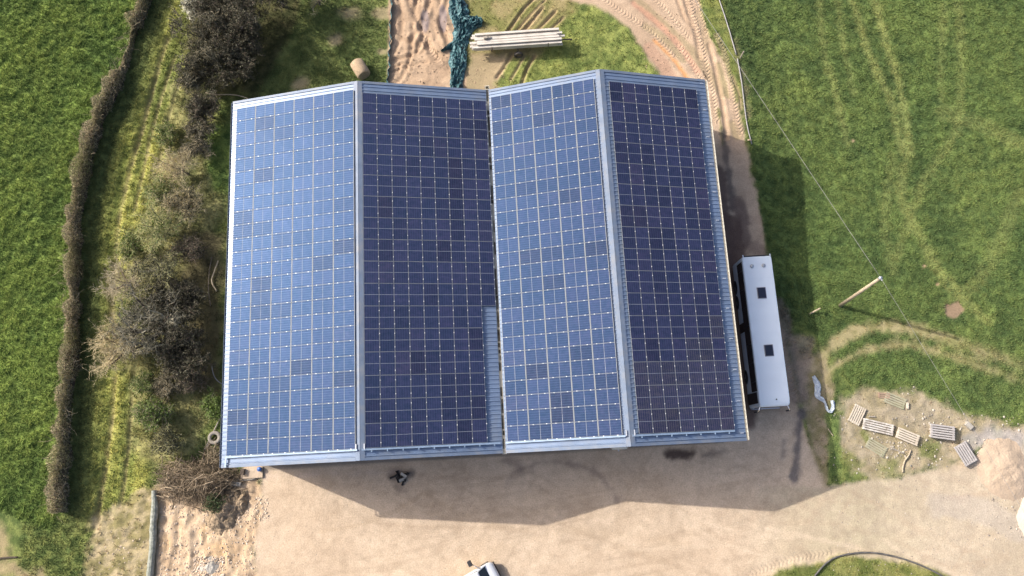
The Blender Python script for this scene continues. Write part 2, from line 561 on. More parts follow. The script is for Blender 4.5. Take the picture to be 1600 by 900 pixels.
def pm(px, soft=0.4, amp=0.8, fine=0.35):
    d = sd_poly(px) + (N1 - 0.5) * 2 * amp + (N2 - 0.5) * 2 * fine
    return sstep(soft, -soft, d)


def lmask(px, w, soft=0.15, amp=0.15):
    d, s, t = sd_line(px)
    return sstep(w / 2 + soft, w / 2 - soft, d + (N2 - 0.5) * 2 * amp)


def smooth_path(px, n=6):
    """Catmull-Rom through the given points"""
    p = [np.array(q, float) for q in px]
    p = [2 * p[0] - p[1]] + p + [2 * p[-1] - p[-2]]
    out = []
    for i in range(1, len(p) - 2):
        for k in range(n):
            t = k / n
            out.append(0.5 * (2 * p[i] + (p[i + 1] - p[i - 1]) * t + (2 * p[i - 1] - 5 * p[i] + 4 * p[i + 1] - p[i + 2]) * t * t
                              + (3 * p[i] - p[i - 1] - 3 * p[i + 1] + p[i + 2]) * t ** 3))
    out.append(p[-2])
    return [tuple(q) for q in out]


Cc = np.zeros((X.size, 3))
grass = np.ones(X.size)      # how much grass grows there
H = np.zeros(X.size)         # height
clump = np.full(X.size, 0.10)  # height of the grass clumps
zone = np.zeros(X.size, np.int8)   # 0 rough ground, 1 left pasture, 2 right pasture, 3 yard, 4 track, 5 soil plot


def mix(c, m, lo=None, var=0.2, nz=None):
    global Cc
    nz = N5 if nz is None else nz
    k = 1 + (nz - 0.5) * 2 * var
    tgt = np.outer(k, np.array(c)) if lo is None else np.array(lo)[None, :] + np.outer(sstep(0.3, 0.7, nz), np.array(c) - np.array(lo))
    Cc = Cc * (1 - m[:, None]) + tgt * m[:, None]


ONE = np.ones(X.size)
# rough grass everywhere to begin with
mix((0.180, 0.215, 0.065), ONE, lo=(0.085, 0.120, 0.036), nz=N4)
HEDGE = [(262, -120), (244, -50), (232, 0), (205, 75), (180, 150), (150, 215), (133, 290), (122, 360), (120, 450), (118, 540), (112, 620), (105, 700), (100, 790)]
# pastures
lp = pm([(-2500, -600), (262, -120)] + HEDGE[1:] + [(80, 830), (-40, 780), (-700, 900), (-2500, 900)], 0.3, 0.2, 0.2)
mix((0.200, 0.266, 0.060), lp, lo=(0.086, 0.136, 0.034), nz=0.68 * cl + 0.32 * N3)
clump = clump * (1 - lp) + 0.24 * lp
zone[lp > 0.5] = 1
rp = pm([(1120, -300), (1122, 0), (1150, 80), (1162, 150), (1172, 225), (1185, 300), (1200, 400), (1225, 500), (1270, 520), (1330, 600), (1420, 600), (1500, 640), (1600, 660), (2600, 700), (3000, -800), (1120, -800)], 0.3, 0.25, 0.3)
mix((0.148, 0.200, 0.058), rp, lo=(0.062, 0.100, 0.034), nz=0.45 * cl + 0.2 * N4 + 0.35 * fbm(X, Y, 3.0, 31))
zone[rp > 0.5] = 2
clump = clump * (1 - rp) + 0.17 * rp
for ln, w, k in (([(1362, -40), (1385, 40), (1402, 100), (1418, 160), (1425, 230)], 0.9, 0.75), ([(1328, -40), (1350, 40), (1372, 100), (1400, 160), (1415, 230)], 0.9, 0.65),
                 ([(1283, -40), (1290, 60), (1310, 140), (1330, 220)], 0.8, 0.5), ([(1310, -30), (1322, 60), (1340, 140)], 0.7, 0.4),
                 ([(1425, 230), (1412, 300), (1440, 370), (1480, 440), (1540, 500)], 1.2, 0.5), ([(1480, 0), (1476, 100), (1478, 150)], 0.8, 0.35),
                 ([(1505, 0), (1508, 120), (1500, 200), (1450, 280), (1400, 400)], 1.0, 0.4), ([(1480, 170), (1540, 190), (1620, 230)], 2.0, 0.4),
                 ([(1600, 300), (1540, 420), (1480, 480)], 1.5, 0.3), ([(1400, 240), (1385, 350), (1395, 420)], 1.2, 0.3)):
    m = np.minimum(lmask(smooth_path(ln), w * .75, 0.35, 0.3) * k * 1.2 * sstep(0.15, 0.5, N4 + 0.12), .95)
    mix((0.245, 0.272, 0.092), m, var=0.25)
    clump = clump * (1 - 0.6 * m)

# rank grass strip beyond the hedge, lying in rows along it
dh, sh_, th = sd_line(HEDGE)
strw_pre = 0.0
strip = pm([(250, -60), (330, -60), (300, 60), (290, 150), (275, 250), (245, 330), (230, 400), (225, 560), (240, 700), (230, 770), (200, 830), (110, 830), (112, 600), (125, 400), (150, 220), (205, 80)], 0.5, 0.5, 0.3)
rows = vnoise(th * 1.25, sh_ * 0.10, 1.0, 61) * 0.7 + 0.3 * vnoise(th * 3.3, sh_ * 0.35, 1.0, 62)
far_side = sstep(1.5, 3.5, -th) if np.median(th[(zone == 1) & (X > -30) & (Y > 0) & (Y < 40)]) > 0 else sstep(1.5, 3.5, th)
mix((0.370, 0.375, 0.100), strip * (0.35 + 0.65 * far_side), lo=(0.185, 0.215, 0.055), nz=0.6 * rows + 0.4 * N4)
mix((0.085, 0.105, 0.038), strip * (1 - far_side) * .7, var=.4, nz=N4)  # hedge's shadow painted in: near side of the strip darkened
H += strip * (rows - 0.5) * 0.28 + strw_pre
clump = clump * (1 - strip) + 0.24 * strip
for pts, w, d in (([(262, 60), (246, 110), (222, 200), (200, 280), (186, 350), (178, 430), (172, 500)], .28, .20), ([(272, 90), (252, 150), (236, 210), (222, 280), (210, 330)], .22, .14), ([(282, 120), (262, 190), (246, 260)], .2, .12),
                  ([(180, 590), (177, 640), (170, 700), (160, 760), (148, 825)], .26, .18), ([(208, 580), (205, 640), (198, 720), (188, 790)], .2, .12), ([(165, 420), (180, 500), (182, 580)], .2, .1)):
    dd, s_, t_ = sd_line(smooth_path(pts))
    m = np.exp(-(dd / w) ** 2) * (.5 + N2 * .8)
    H -= m * d
    mix((0.22, 0.175, 0.095), np.clip(m, 0, 1) * .75, var=.3)
    grass *= 1 - np.clip(m, 0, 1) * .8
# litter and brambles under the trees
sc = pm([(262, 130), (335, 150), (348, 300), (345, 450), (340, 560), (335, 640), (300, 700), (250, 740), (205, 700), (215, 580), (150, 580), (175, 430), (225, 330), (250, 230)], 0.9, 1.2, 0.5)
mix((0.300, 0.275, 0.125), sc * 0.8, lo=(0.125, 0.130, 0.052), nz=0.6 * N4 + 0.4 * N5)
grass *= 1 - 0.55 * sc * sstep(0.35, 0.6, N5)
wall_shade = pm([(296, 360), (352, 360), (348, 470), (340, 610), (285, 600), (278, 480)], 0.7, 1.0, 0.5)  # shade band along the barn wall, painted into the ground colour
mix((0.075, 0.058, 0.036), wall_shade * .75, var=.4, nz=N4); grass *= 1 - .6 * wall_shade
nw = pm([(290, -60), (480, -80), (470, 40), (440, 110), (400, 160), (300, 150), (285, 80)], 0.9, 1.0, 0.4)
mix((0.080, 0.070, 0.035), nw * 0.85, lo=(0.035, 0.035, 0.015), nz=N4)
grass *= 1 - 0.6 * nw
gpatch = pm([(322, 195), (368, 190), (362, 300), (335, 300), (325, 250)], 0.4, 0.4, 0.3)
mix((0.170, 0.230, 0.060), gpatch, lo=(0.080, 0.130, 0.035), nz=N4)
# north grass with thin and strawy patches
ng = pm([(430, 100), (470, 30), (500, -100), (605, -100), (606, 60), (603, 135), (400, 160)], 0.6, 0.6, 0.4)
mix((0.225, 0.250, 0.080), ng, lo=(0.105, 0.135, 0.042), nz=0.5 * N4 + 0.5 * N5)
for c_, r_ in (((470, 132), 1.3), ((525, 62), 1.1), ((596, 82), 0.8), ((545, 20), 1.5), ((598, 20), 1.0)):
    w = at(*c_); d = np.hypot(X - w[0], (Y - w[1]) * 1.2) + (N1 - .5) * 1.6
    m = sstep(r_, r_ * 0.3, d) * 0.8
    mix((0.34, 0.27, 0.16), m, var=0.3); grass *= 1 - m
# thin dry grass between netting and trailer, and the green patch by the barn
dg = pm([(730, -80), (900, -80), (900, 20), (870, 70), (800, 140), (725, 145)], 0.4, 0.4, 0.3)
mix((0.290, 0.240, 0.115), dg, lo=(0.175, 0.175, 0.060), nz=N5); grass *= 1 - 0.45 * dg
clump = clump * (1 - dg) + 0.05 * dg
sd2 = pm([(735, 82), (790, 85), (800, 110), (778, 150), (720, 150)], 0.3, 0.4, 0.3)
mix((0.35, 0.27, 0.17), sd2 * 0.85, var=0.2); grass *= 1 - 0.85 * sd2
gp = pm([(765, 160), (790, 100), (850, 88), (872, 40), (925, 8), (985, 45), (1010, 80), (1030, 118), (1000, 160)], 0.4, 0.4, 0.35)
mix((0.245, 0.275, 0.080), gp, lo=(0.115, 0.150, 0.042), nz=0.6 * N4 + 0.4 * N5); grass = np.maximum(grass, gp)
clump = clump * (1 - gp) + 0.12 * gp

# --- bare soil: the plot behind the barn
plot = pm([(609, -300), (716, -300), (722, 0), (726, 60), (728, 150), (604, 150), (607, 60)], 0.15, 0.12, 0.15)
mix((0.455, 0.330, 0.225), plot, lo=(0.375, 0.265, 0.178), nz=N5); grass *= 1 - plot; clump *= 1 - plot
zone[plot > 0.5] = 5
# --- track on the right
track = pm([(770, -200), (1085, -200), (1088, 0), (1108, 55), (1132, 100), (1150, 150), (1162, 210), (1172, 260), (1186, 330), (1198, 400), (1215, 480), (1232, 560), (1252, 640), (1268, 700), (1290, 760), (1150, 760),
            (1080, 600), (1040, 300), (1035, 150), (1028, 118), (1010, 85), (985, 45), (930, 8), (890, 0), (800, -20)], 0.25, 0.3, 0.25)
mix((0.500, 0.375, 0.265), track, lo=(0.385, 0.280, 0.195), nz=0.5 * N5 + 0.5 * N3); grass *= 1 - track; clump *= 1 - track
zone[track > 0.5] = 4
# --- the yard in front
yard = pm([(-100, 1000), (385, 1000), (398, 900), (392, 840), (405, 790), (412, 745), (385, 742), (380, 720), (700, 640), (1150, 640), (1250, 650), (1268, 700), (1292, 760), (1400, 745), (1480, 728), (1540, 700), (1600, 690), (2600, 720), (2600, 1400), (-100, 1400)], 0.25, 0.3, 0.3)
gv = sstep(38, 58, X)
mix((0.585, 0.462, 0.340), yard * (1 - 0.8 * gv), lo=(0.465, 0.358, 0.256), nz=0.4 * N3 + 0.3 * N5 + 0.3 * N4)
mix((0.550, 0.450, 0.345), yard * gv * 0.85, lo=(0.445, 0.360, 0.272), nz=0.4 * N3 + 0.3 * N5 + 0.3 * N4)
for ang_, sd_, am in ((0.12, 201, .5), (-.55, 202, .35), (.9, 203, .3)):     # scrape and drag marks
    ca, sa = math.cos(ang_), math.sin(ang_)
    st_ = vnoise((X * ca + Y * sa) * .22 + N1 * .8, (-X * sa + Y * ca) * 2.6 + N1 * .8, 1.0, sd_) * .6 + .4 * vnoise((X * ca + Y * sa) * .5, (-X * sa + Y * ca) * 5.0, 1.0, sd_ + 9)
    mix((0.40, 0.305, 0.215), yard * sstep(.52, .80, st_) * am * sstep(.35, .6, fbm(X, Y, 5.0, sd_ + 3)), var=.15)
arc = random.Random(31)
for _ in range(34):      # old wheel marks sweeping over the yard
    u, v, a = arc.uniform(450, 1500), arc.uniform(735, 890), arc.uniform(-.5, .9)
    pts = []
    cv = arc.uniform(-.012, .012)
    for k in range(7):
        pts.append((u, v)); u += 32 * math.cos(a); v += 32 * math.sin(a) * .7; a += cv * 32 * .5
    dd, s_, t_ = sd_line(pts)
    m = sstep(.26, .06, dd + (N2 - .5) * .25) * yard * arc.uniform(.18, .45)
    mix(arc.choice([(0.40, 0.30, 0.21), (0.42, 0.32, 0.22), (0.62, 0.50, 0.37)]), m, var=.2)
grass *= 1 - yard; clump *= 1 - yard
zone[yard > 0.5] = 3
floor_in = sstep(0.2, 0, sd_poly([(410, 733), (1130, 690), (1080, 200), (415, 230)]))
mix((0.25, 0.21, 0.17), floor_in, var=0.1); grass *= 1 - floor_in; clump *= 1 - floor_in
# stony orange soil by the brush heap, straw litter left of the log
rub = pm([(236, 765), (300, 740), (395, 745), (412, 790), (398, 850), (400, 1000), (236, 1000)], 0.3, 0.5, 0.4)
mix((0.580, 0.440, 0.300), rub, lo=(0.430, 0.310, 0.200), nz=0.5 * N4 + 0.5 * N2); grass *= 1 - rub
H += rub * (N4 - 0.5) * 0.22 + rub * (vnoise(X * 3.2 + N1 * 2, Y * .55, 1.0, 71) - .5) * 0.20 + rub * (vnoise(X, Y, .33, 72) - .5) * .10
clump *= 1 - rub
zone[rub > 0.5] = 3
for c_, r_ in (((345, 860), 1.6), ((260, 850), 1.2), ((320, 830), 1.0)):
    w = at(*c_); m = sstep(r_, 0, np.hypot(X - w[0], Y - w[1]) + (N1 - .5)) * 0.7
    mix((0.55, 0.36, 0.18), m * .7, var=0.2)
strw = pm([(145, 805), (190, 785), (225, 762), (245, 760), (240, 1000), (135, 1000), (128, 900)], 0.4, 0.8, 0.6)
mix((0.41, 0.33, 0.205), strw * 0.9, lo=(0.235, 0.20, 0.095), nz=N4); grass *= 1 - 0.75 * strw
H += strw * (vnoise(X * 1.5, Y * 4, 1.0, 73) - .5) * .14 + strw * (vnoise(X, Y, .3, 74) - .5) * .08
for pts in ([(-30, 878), (20, 888), (60, 905)], [(-10, 830), (4, 850), (8, 870)]):
    m = lmask(pts, 1.2, 0.5, 0.6) * 0.75
    mix((0.33, 0.25, 0.15), m, var=0.3); grass *= 1 - m
# verge by the coach and the place where the slats are kept
vg = pm([(1232, 540), (1285, 555), (1300, 600), (1300, 690), (1292, 758), (1268, 710), (1250, 640)], 0.3, 0.4, 0.4)
mix((0.330, 0.265, 0.175), vg, lo=(0.215, 0.185, 0.095), nz=N4); grass *= 1 - 0.6 * vg; zone[vg > 0.5] = 0
sl = pm([(1312, 622), (1360, 605), (1440, 612), (1500, 645), (1610, 668), (1700, 680), (1700, 700), (1600, 694), (1540, 703), (1480, 730), (1400, 746), (1330, 740), (1305, 690)], 0.4, 0.6, 0.5)
mix((0.400, 0.330, 0.230), sl, lo=(0.280, 0.235, 0.140), nz=0.5 * N4 + 0.5 * N5); grass *= 1 - 0.7 * sl; zone[sl > 0.5] = 0; clump *= 1 - 0.6 * sl
H += sl * (vnoise(X, Y, .45, 75) - .5) * .12
lush = pm([(1290, 640), (1312, 650), (1315, 740), (1296, 758)], 0.2, 0.3, 0.3)
mix((0.195, 0.245, 0.075), lush, lo=(0.095, 0.140, 0.042), nz=N4); grass = np.maximum(grass, lush); clump = np.maximum(clump, lush * 0.1)
for c_, r_ in (((1390, 730), 1.4), ((1450, 700), 1.2), ((1330, 720), 1.2), ((1520, 690), 0.6), ((1560, 675), 0.6), ((1350, 680), .8)):
    w = at(*c_); m = sstep(r_, r_ * .2, np.hypot(X - w[0], Y - w[1]) + (N2 - .5) * 1.6) * 0.75
    mix((0.165, 0.190, 0.050), m, var=0.3); grass = np.maximum(grass, m)
gvl = lmask(smooth_path([(1520, 690), (1560, 682), (1600, 690), (1700, 720)]), 1.4, 0.5, 0.6)
mix((0.34, 0.31, 0.29), gvl * 0.8, var=0.25); grass *= 1 - gvl
for pts, w in (([(1262, 585), (1300, 540), (1345, 515), (1400, 512), (1460, 522), (1530, 548), (1600, 570)], 0.95), ([(1280, 600), (1305, 572), (1345, 550), (1400, 538), (1450, 545), (1540, 575), (1600, 595)], 0.5)):
    m = lmask(smooth_path(pts), w, 0.45, 0.4) * sstep(74, 54, X)
    mix((0.44, 0.35, 0.20), m * 0.72, lo=(0.30, 0.25, 0.12), nz=N4); grass *= 1 - 0.85 * m; clump *= 1 - 0.8 * m
bp_ = sd_poly([(1476, 476), (1497, 472), (1504, 484), (1490, 495), (1478, 491)]) + (N2 - .5) * .5
mix((0.245, 0.175, 0.115), sstep(0.15, -0.1, bp_), var=0.15); grass *= 1 - sstep(0.15, -0.1, bp_)
for c_ in ((1465, 444), (1445, 415), (1338, 215)):
    w = at(*c_); m = sstep(0.24, 0.05, np.hypot(X - w[0], Y - w[1]))
    mix((0.38, 0.27, 0.17), m); grass *= 1 - m
br = pm([(1150, 930), (1190, 906), (1240, 884), (1320, 870), (1400, 873), (1450, 886), (1490, 910), (1480, 960)], 0.25, 0.25, 0.3)
mix((0.225, 0.225, 0.075), br, lo=(0.125, 0.150, 0.040), nz=N4); grass = np.maximum(grass, br); zone[br > .5] = 0; clump = np.maximum(clump, br * 0.09)
H += br * 0.15
vp = lmask([(1118, 5), (1130, 40), (1142, 62), (1150, 90), (1162, 130), (1168, 180)], 0.5, 0.5, 0.5)
mix((0.36, 0.29, 0.17), vp * 0.6, var=0.3); grass *= 1 - 0.6 * vp
vgreen = pm([(1092, -40), (1120, -40), (1150, 90), (1160, 150), (1150, 160), (1135, 100), (1112, 58)], 0.2, 0.15, 0.2)
mix((0.185, 0.205, 0.055), vgreen * 0.8, lo=(0.12, 0.15, 0.04), nz=N4); grass = np.maximum(grass, vgreen * .8)

# colours in the track: wet olive wheelings, red streaks
for pts, w, c, k in (([(975, -20), (1015, 20), (1060, 60), (1090, 90), (1112, 120), (1128, 145)], 0.95, (0.300, 0.235, 0.145), 0.85),
                     ([(1010, 42), (1040, 62), (1068, 92)], 0.8, (0.310, 0.245, 0.150), 0.85),
                     ([(1090, 20), (1100, 50), (1104, 80)], 0.7, (0.34, 0.26, 0.16), 0.6),
                     ([(990, 5), (1030, 38), (1065, 75), (1090, 112)], 0.55, (0.49, 0.27, 0.185), 0.75),
                     ([(1022, 62), (1045, 85), (1062, 105), (1075, 125)], 0.3, (0.58, 0.27, 0.10), 0.8),
                     ([(1015, 75), (1035, 100), (1050, 125)], 1.2, (0.36, 0.215, 0.15), 0.6),
                     ([(1123, 100), (1130, 125), (1137, 150)], 0.55, (0.29, 0.24, 0.13), 0.8),
                     ([(1145, 195), (1152, 212)], 0.9, (0.30, 0.235, 0.13), 0.7)):
    m = lmask(smooth_path(pts), w, 0.15, 0.12) * k
    mix(c, m, var=0.12); H -= m * 0.06
# grass strip that survives between the wheelings
m = lmask([(1122, 170), (1127, 200), (1130, 225)], 0.3, 0.15, 0.2)
mix((0.13, 0.15, 0.045), m * 0.8); grass = np.maximum(grass, m * 0.8)
# deep ruts
for pts, w, d in (([(1052, -20), (1068, 25), (1080, 40)], 0.25, 0.10), ([(1066, -20), (1076, 20), (1088, 55), (1093, 90)], 0.3, 0.10), ([(1108, 70), (1118, 110), (1126, 150), (1133, 190), (1135, 215)], 0.28, 0.16),
                  ([(1145, 120), (1156, 150), (1158, 170)], 0.2, 0.08),
                  ([(632, -30), (645, 30), (640, 90), (628, 120), (612, 135)], 0.3, 0.14), ([(620, -20), (628, 40), (618, 80)], 0.3, 0.12), ([(650, 0), (662, 40), (672, 80), (682, 92)], 0.45, 0.14), ([(665, -20), (680, 20), (700, 60), (712, 85)], 0.45, 0.14),
                  ([(640, 0), (655, 35), (668, 70), (690, 92)], 0.4, 0.10), ([(612, 95), (640, 90), (662, 80)], 0.25, 0.10), ([(612, 112), (650, 100), (668, 96)], 0.2, 0.08), ([(690, -10), (686, 30), (698, 70)], 0.3, 0.12), ([(628, 60), (645, 70), (638, 100)], 0.2, 0.1),
                  ([(838, -5), (818, 15), (790, 55)], 0.22, 0.26), ([(852, 0), (828, 25), (804, 52)], 0.16, 0.16), ([(848, 12), (830, 35), (815, 52)], 0.22, 0.24), ([(868, 18), (845, 42), (832, 55)], 0.22, 0.22), ([(880, 28), (862, 45)], 0.2, 0.16), ([(800, 85), (788, 105), (776, 122)], 0.22, 0.2), ([(835, 88), (822, 112), (814, 138)], 0.24, 0.26), ([(818, 90), (808, 108), (798, 125)], 0.18, 0.14), ([(655, -20), (648, 20), (660, 50), (650, 80)], 0.3, 0.2), ([(675, -20), (668, 10), (655, 45), (640, 66)], 0.35, 0.18), ([(700, 0), (690, 30), (700, 62)], 0.35, 0.18), ([(615, 105), (632, 100), (640, 118)], 0.18, 0.14), ([(624, 100), (622, 118)], 0.16, 0.12), ([(645, 95), (643, 110)], 0.16, 0.12), ([(612, 92), (635, 88), (655, 78), (660, 62)], 0.22, 0.16)):
    dd, s_, t_ = sd_line(smooth_path(pts))
    prof_ = -d * np.exp(-(dd / (w * 0.6)) ** 2) + 0.55 * d * np.exp(-((dd - w * 1.25) / (w * 0.45)) ** 2)
    ok = 0.7 + 0.6 * (N2 - 0.5)
    H += prof_ * ok
    m = np.exp(-(dd / (w * 0.9)) ** 2)
    grass *= 1 - m
    mix((0.36, 0.25, 0.165), m * 0.6)
H += plot * (fbm(X, Y, 1.1, 77) - 0.5) * 0.28 + plot * (vnoise(X, Y, .35, 78) - .5) * 0.05
for c_, a_, b_ in (((664, 32), 0.45, 1.4), ((692, 28), 0.45, 1.5)):
    w = at(*c_); m = sstep(1.1, 0.8, np.hypot((X - w[0]) / a_, (Y - w[1]) / b_))
    mix((0.20, 0.165, 0.165), m * 0.85, var=0.05)
# dark mud, oil and soot
for pts, w, c, k in (([(1130, 205), (1136, 250), (1142, 300), (1144, 330)], 0.5, (0.13, 0.105, 0.09), 0.85), ([(1118, 270), (1126, 330), (1136, 390), (1142, 440)], 1.7, (0.125, 0.085, 0.070), 0.9),
                     ([(1155, 320), (1164, 370)], 1.3, (0.15, 0.105, 0.088), 0.8), ([(1175, 385), (1195, 395)], 1.0, (0.2, 0.14, 0.11), 0.6), ([(1140, 350), (1150, 500), (1165, 650)], 2.2, (0.135, 0.088, 0.070), 0.9),
                     ([(1215, 480), (1232, 560), (1247, 620)], 1.6, (0.22, 0.17, 0.14), 0.7), ([(1252, 640), (1247, 690), (1240, 745)], 0.75, (0.11, 0.10, 0.10), 0.85), ([(1225, 690), (1222, 715)], 0.35, (0.2, 0.17, 0.15), 0.6),
                     ([(1046, 711), (1080, 709)], 0.75, (0.085, 0.060, 0.050), 0.95), ([(1100, 712), (1130, 706)], 0.35, (0.2, 0.16, 0.13), 0.6),
                     ([(612, 745), (640, 742)], 0.8, (0.12, 0.10, 0.09), 0.7), ([(625, 760), (628, 765)], 0.9, (0.15, 0.12, 0.1), 0.5), ([(795, 722), (810, 728)], 0.8, (0.26, 0.2, 0.16), 0.5),
                     ([(800, 738), (850, 722), (900, 726), (935, 742), (955, 765), (965, 785)], 0.35, (0.24, 0.185, 0.15), 0.7), ([(790, 760), (800, 745), (830, 738)], 0.3, (0.28, 0.22, 0.18), 0.4),
                     ([(380, 745), (460, 742), (620, 738)], 0.12, (0.5, 0.4, 0.33), 0.5), ([(770, 860), (900, 830), (1080, 850)], 0.3, (0.47, 0.36, 0.25), 0.4), ([(1130, 720), (1180, 800), (1100, 880)], 0.4, (0.5, 0.38, 0.27), 0.35),
                     ([(1470, 790), (1540, 800), (1590, 830)], 2.0, (0.42, 0.37, 0.32), 0.45), ([(1400, 640), (1450, 660)], 2.0, (0.33, 0.28, 0.22), 0.4)):
    m = lmask(smooth_path(pts), w, 0.28, 0.4) * k
    mix(c, m, var=0.15)
# ground along the barn's long right side is trodden to brown mud with scuffed cattle prints
m = sstep(0.3, -0.3, sd_poly([(1228, 520), (1270, 530), (1262, 600), (1252, 640), (1240, 560)]) + (N1 - .5))
mix((0.30, 0.23, 0.175), m * 0.7, var=0.3, nz=N4)
H += m * (N4 - .5) * 0.10

# lugged tyre tracks
lug_s = np.zeros(X.size); lug_t = np.zeros(X.size); lug_m = np.zeros(X.size)
for pts, w, k in (([(1072, -20), (1084, 30), (1096, 75), (1106, 118), (1113, 150), (1119, 188)], 0.62, 1.0), ([(1120, 55), (1131, 82), (1138, 112), (1144, 148), (1150, 180), (1158, 210)], 0.62, 1.0),
                  ([(1084, -20), (1094, 20), (1103, 55)], 0.55, 0.9), ([(930, -10), (975, 20), (1020, 52), (1055, 90)], 0.55, 0.5), ([(1000, -20), (1040, 15), (1075, 60)], 0.5, 0.5), ([(1060, 70), (1080, 100), (1095, 125)], 0.6, 0.5),
                  ([(1150, 912), (1190, 890), (1245, 872), (1300, 862)], 0.6, 0.28), ([(668, 70), (690, 100)], 0.5, 0.7), ([(1215, 520), (1228, 570), (1240, 620)], 0.9, 0.8), ([(648, 20), (660, 50), (675, 88)], 0.5, 0.5)):
    dd, s_, t_ = sd_line(smooth_path(pts))
    m = sstep(w / 2 + 0.06, w / 2 - 0.08, dd)
    u = m > 0.01
    lug_s[u] = s_[u]; lug_t[u] = t_[u]; lug_m[u] = np.maximum(lug_m, m * k)[u]
    near = dd < w
    lug_s[near & ~u] = s_[near & ~u]; lug_t[near & ~u] = t_[near & ~u]
    H -= m * 0.04
    mix((0.50, 0.36, 0.25), m * 0.4 * k)

grass = np.clip(grass, 0, 1)
# beyond the finely meshed part only the plain colour of each kind of ground goes on
dout = np.maximum(np.maximum(-31 - X, X - 80), np.maximum(-16 - Y, Y - 52))
wout = sstep(0.0, 5.0, dout)[:, None]
near_ = dout < 0
for z in range(6):
    k_ = zone == z
    Cc[k_] = Cc[k_] * (1 - wout[k_]) + Cc[k_ & near_].mean(0)[None] * wout[k_]
grass = np.where(dout > 0, np.where((zone == 3) | (zone == 4) | (zone == 5), 0.0, 1.0), grass)
H = H * (1 - wout[:, 0])
inner = (X > -33) & (X < 82) & (Y > -18) & (Y < 54)
H += np.where(inner, grass * clump * (sstep(0.25, 0.75, cl) * 1.0 - 0.3), 0)
H += np.where(inner, (fbm(X, Y, 6.0, 23) - 0.5) * 0.16 * (1 - floor_in), 0)
H += (1 - grass) * (vnoise(X, Y, 0.4, 24) - 0.5) * 0.02
# the right field falls away a little behind the coach
H -= 0.7 * sstep(44, 49, X) * sstep(13, 24, Y) * (1 - wout[:, 0])
# broad patches of richer and poorer growth
bp2 = fbm(X, Y, 9.0, 301, 3) - .5
gk = (grass * (1 - wout[:, 0]))[:, None]
Cc *= 1 + gk * bp2[:, None] * np.array([[.55, .35, .30]]) 
# keep the ground level and low where the barn stands
H = np.where(sd_poly([(400, 740), (1160, 700), (1100, 190), (410, 215)]) < 0, np.minimum(H, 0.02), H)

# the ground is one continuous sheet cut into named pieces along the edges of what covers it
ny, nx = SH
idx = np.arange(nx * ny).reshape(ny, nx)
quads = np.stack([idx[:-1, :-1], idx[:-1, 1:], idx[1:, 1:], idx[1:, :-1]], -1).reshape(-1, 4)
zq = zone[quads[:, 0]]
V3 = np.stack([X, Y, H], 1)
ZN = [('ground', 'rough grass ground with scrub litter around the barn', 'ground'), ('pasture', 'bright tussocky green pasture left of the trimmed hedge', 'pasture'), ('pasture', 'darker green pasture with faint wheel lines beside the utility pole', 'pasture'),
      ('dirt_yard', 'pale beige dirt yard in front of the barn', 'yard'), ('dirt_track', 'sandy track with lugged tyre marks beside the right barn', 'track'), ('bare_soil', 'rutted bare soil plot behind the left barn', 'soil')]
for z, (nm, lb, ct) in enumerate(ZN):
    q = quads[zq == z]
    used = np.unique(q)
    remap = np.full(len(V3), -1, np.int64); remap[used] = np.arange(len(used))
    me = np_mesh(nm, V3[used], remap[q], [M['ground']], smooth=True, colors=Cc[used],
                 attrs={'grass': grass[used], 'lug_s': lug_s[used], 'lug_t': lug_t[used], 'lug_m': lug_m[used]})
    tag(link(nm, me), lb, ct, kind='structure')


def gi(x, y):
    """grid index of the ground vertex nearest to a world position"""
    i = np.clip(np.searchsorted(GX, x), 0, nx - 1); j = np.clip(np.searchsorted(GY, y), 0, ny - 1)
    return j * nx + i


def hz(p):
    return float(H[gi(p[0], p[1])])


# ------------------------------------------------------------------ grass blades
def tufts(name, label, n, x0, x1, y0, y1, test, seed, size=1.0):
    r = np.random.default_rng(seed)
    x = r.uniform(x0, x1, n); y = r.uniform(y0, y1, n)
    k = gi(x, y)
    keep = (r.random(n) < grass[k] ** 1.5) & test(k, x, y)
    x, y, k = x[keep], y[keep], k[keep]
    n = len(x)
    nb = 3
    hgt = size * (0.06 + 0.11 * r.random(n)) * (0.6 + 0.9 * cl[k])
    base = Cc[k] * (0.80 + 0.5 * r.random(n))[:, None]
    base[:, 0] *= 0.92 + 0.2 * r.random(n)
    V = np.zeros((n, nb, 3, 3)); C = np.zeros((n, nb, 3, 3))
    az0 = r.uniform(0, 6.28, n)
    for b in range(nb):
        az = az0 + b * 2.1 + r.uniform(-.5, .5, n)
        w = 0.03 + 0.03 * r.random(n)
        L_ = hgt * (0.8 + 0.6 * r.random(n))
        dx, dy = np.cos(az), np.sin(az)
        V[:, b, 0] = np.stack([x - dy * w, y + dx * w, H[k] - 0.02], 1)
        V[:, b, 1] = np.stack([x + dy * w, y - dx * w, H[k] - 0.02], 1)
        V[:, b, 2] = np.stack([x + dx * L_ * 0.9, y + dy * L_ * 0.9, H[k] + L_ * 0.8], 1)
        for q in range(3): C[:, b, q] = base * (1.0 if q < 2 else 1.18)
    V = V.reshape(-1, 3)
    me = np_mesh(name, V, np.arange(len(V)).reshape(-1, 3), [M['grass']], colors=C.reshape(-1, 3))
    tag(link(name, me), label, 'grass', kind='stuff')


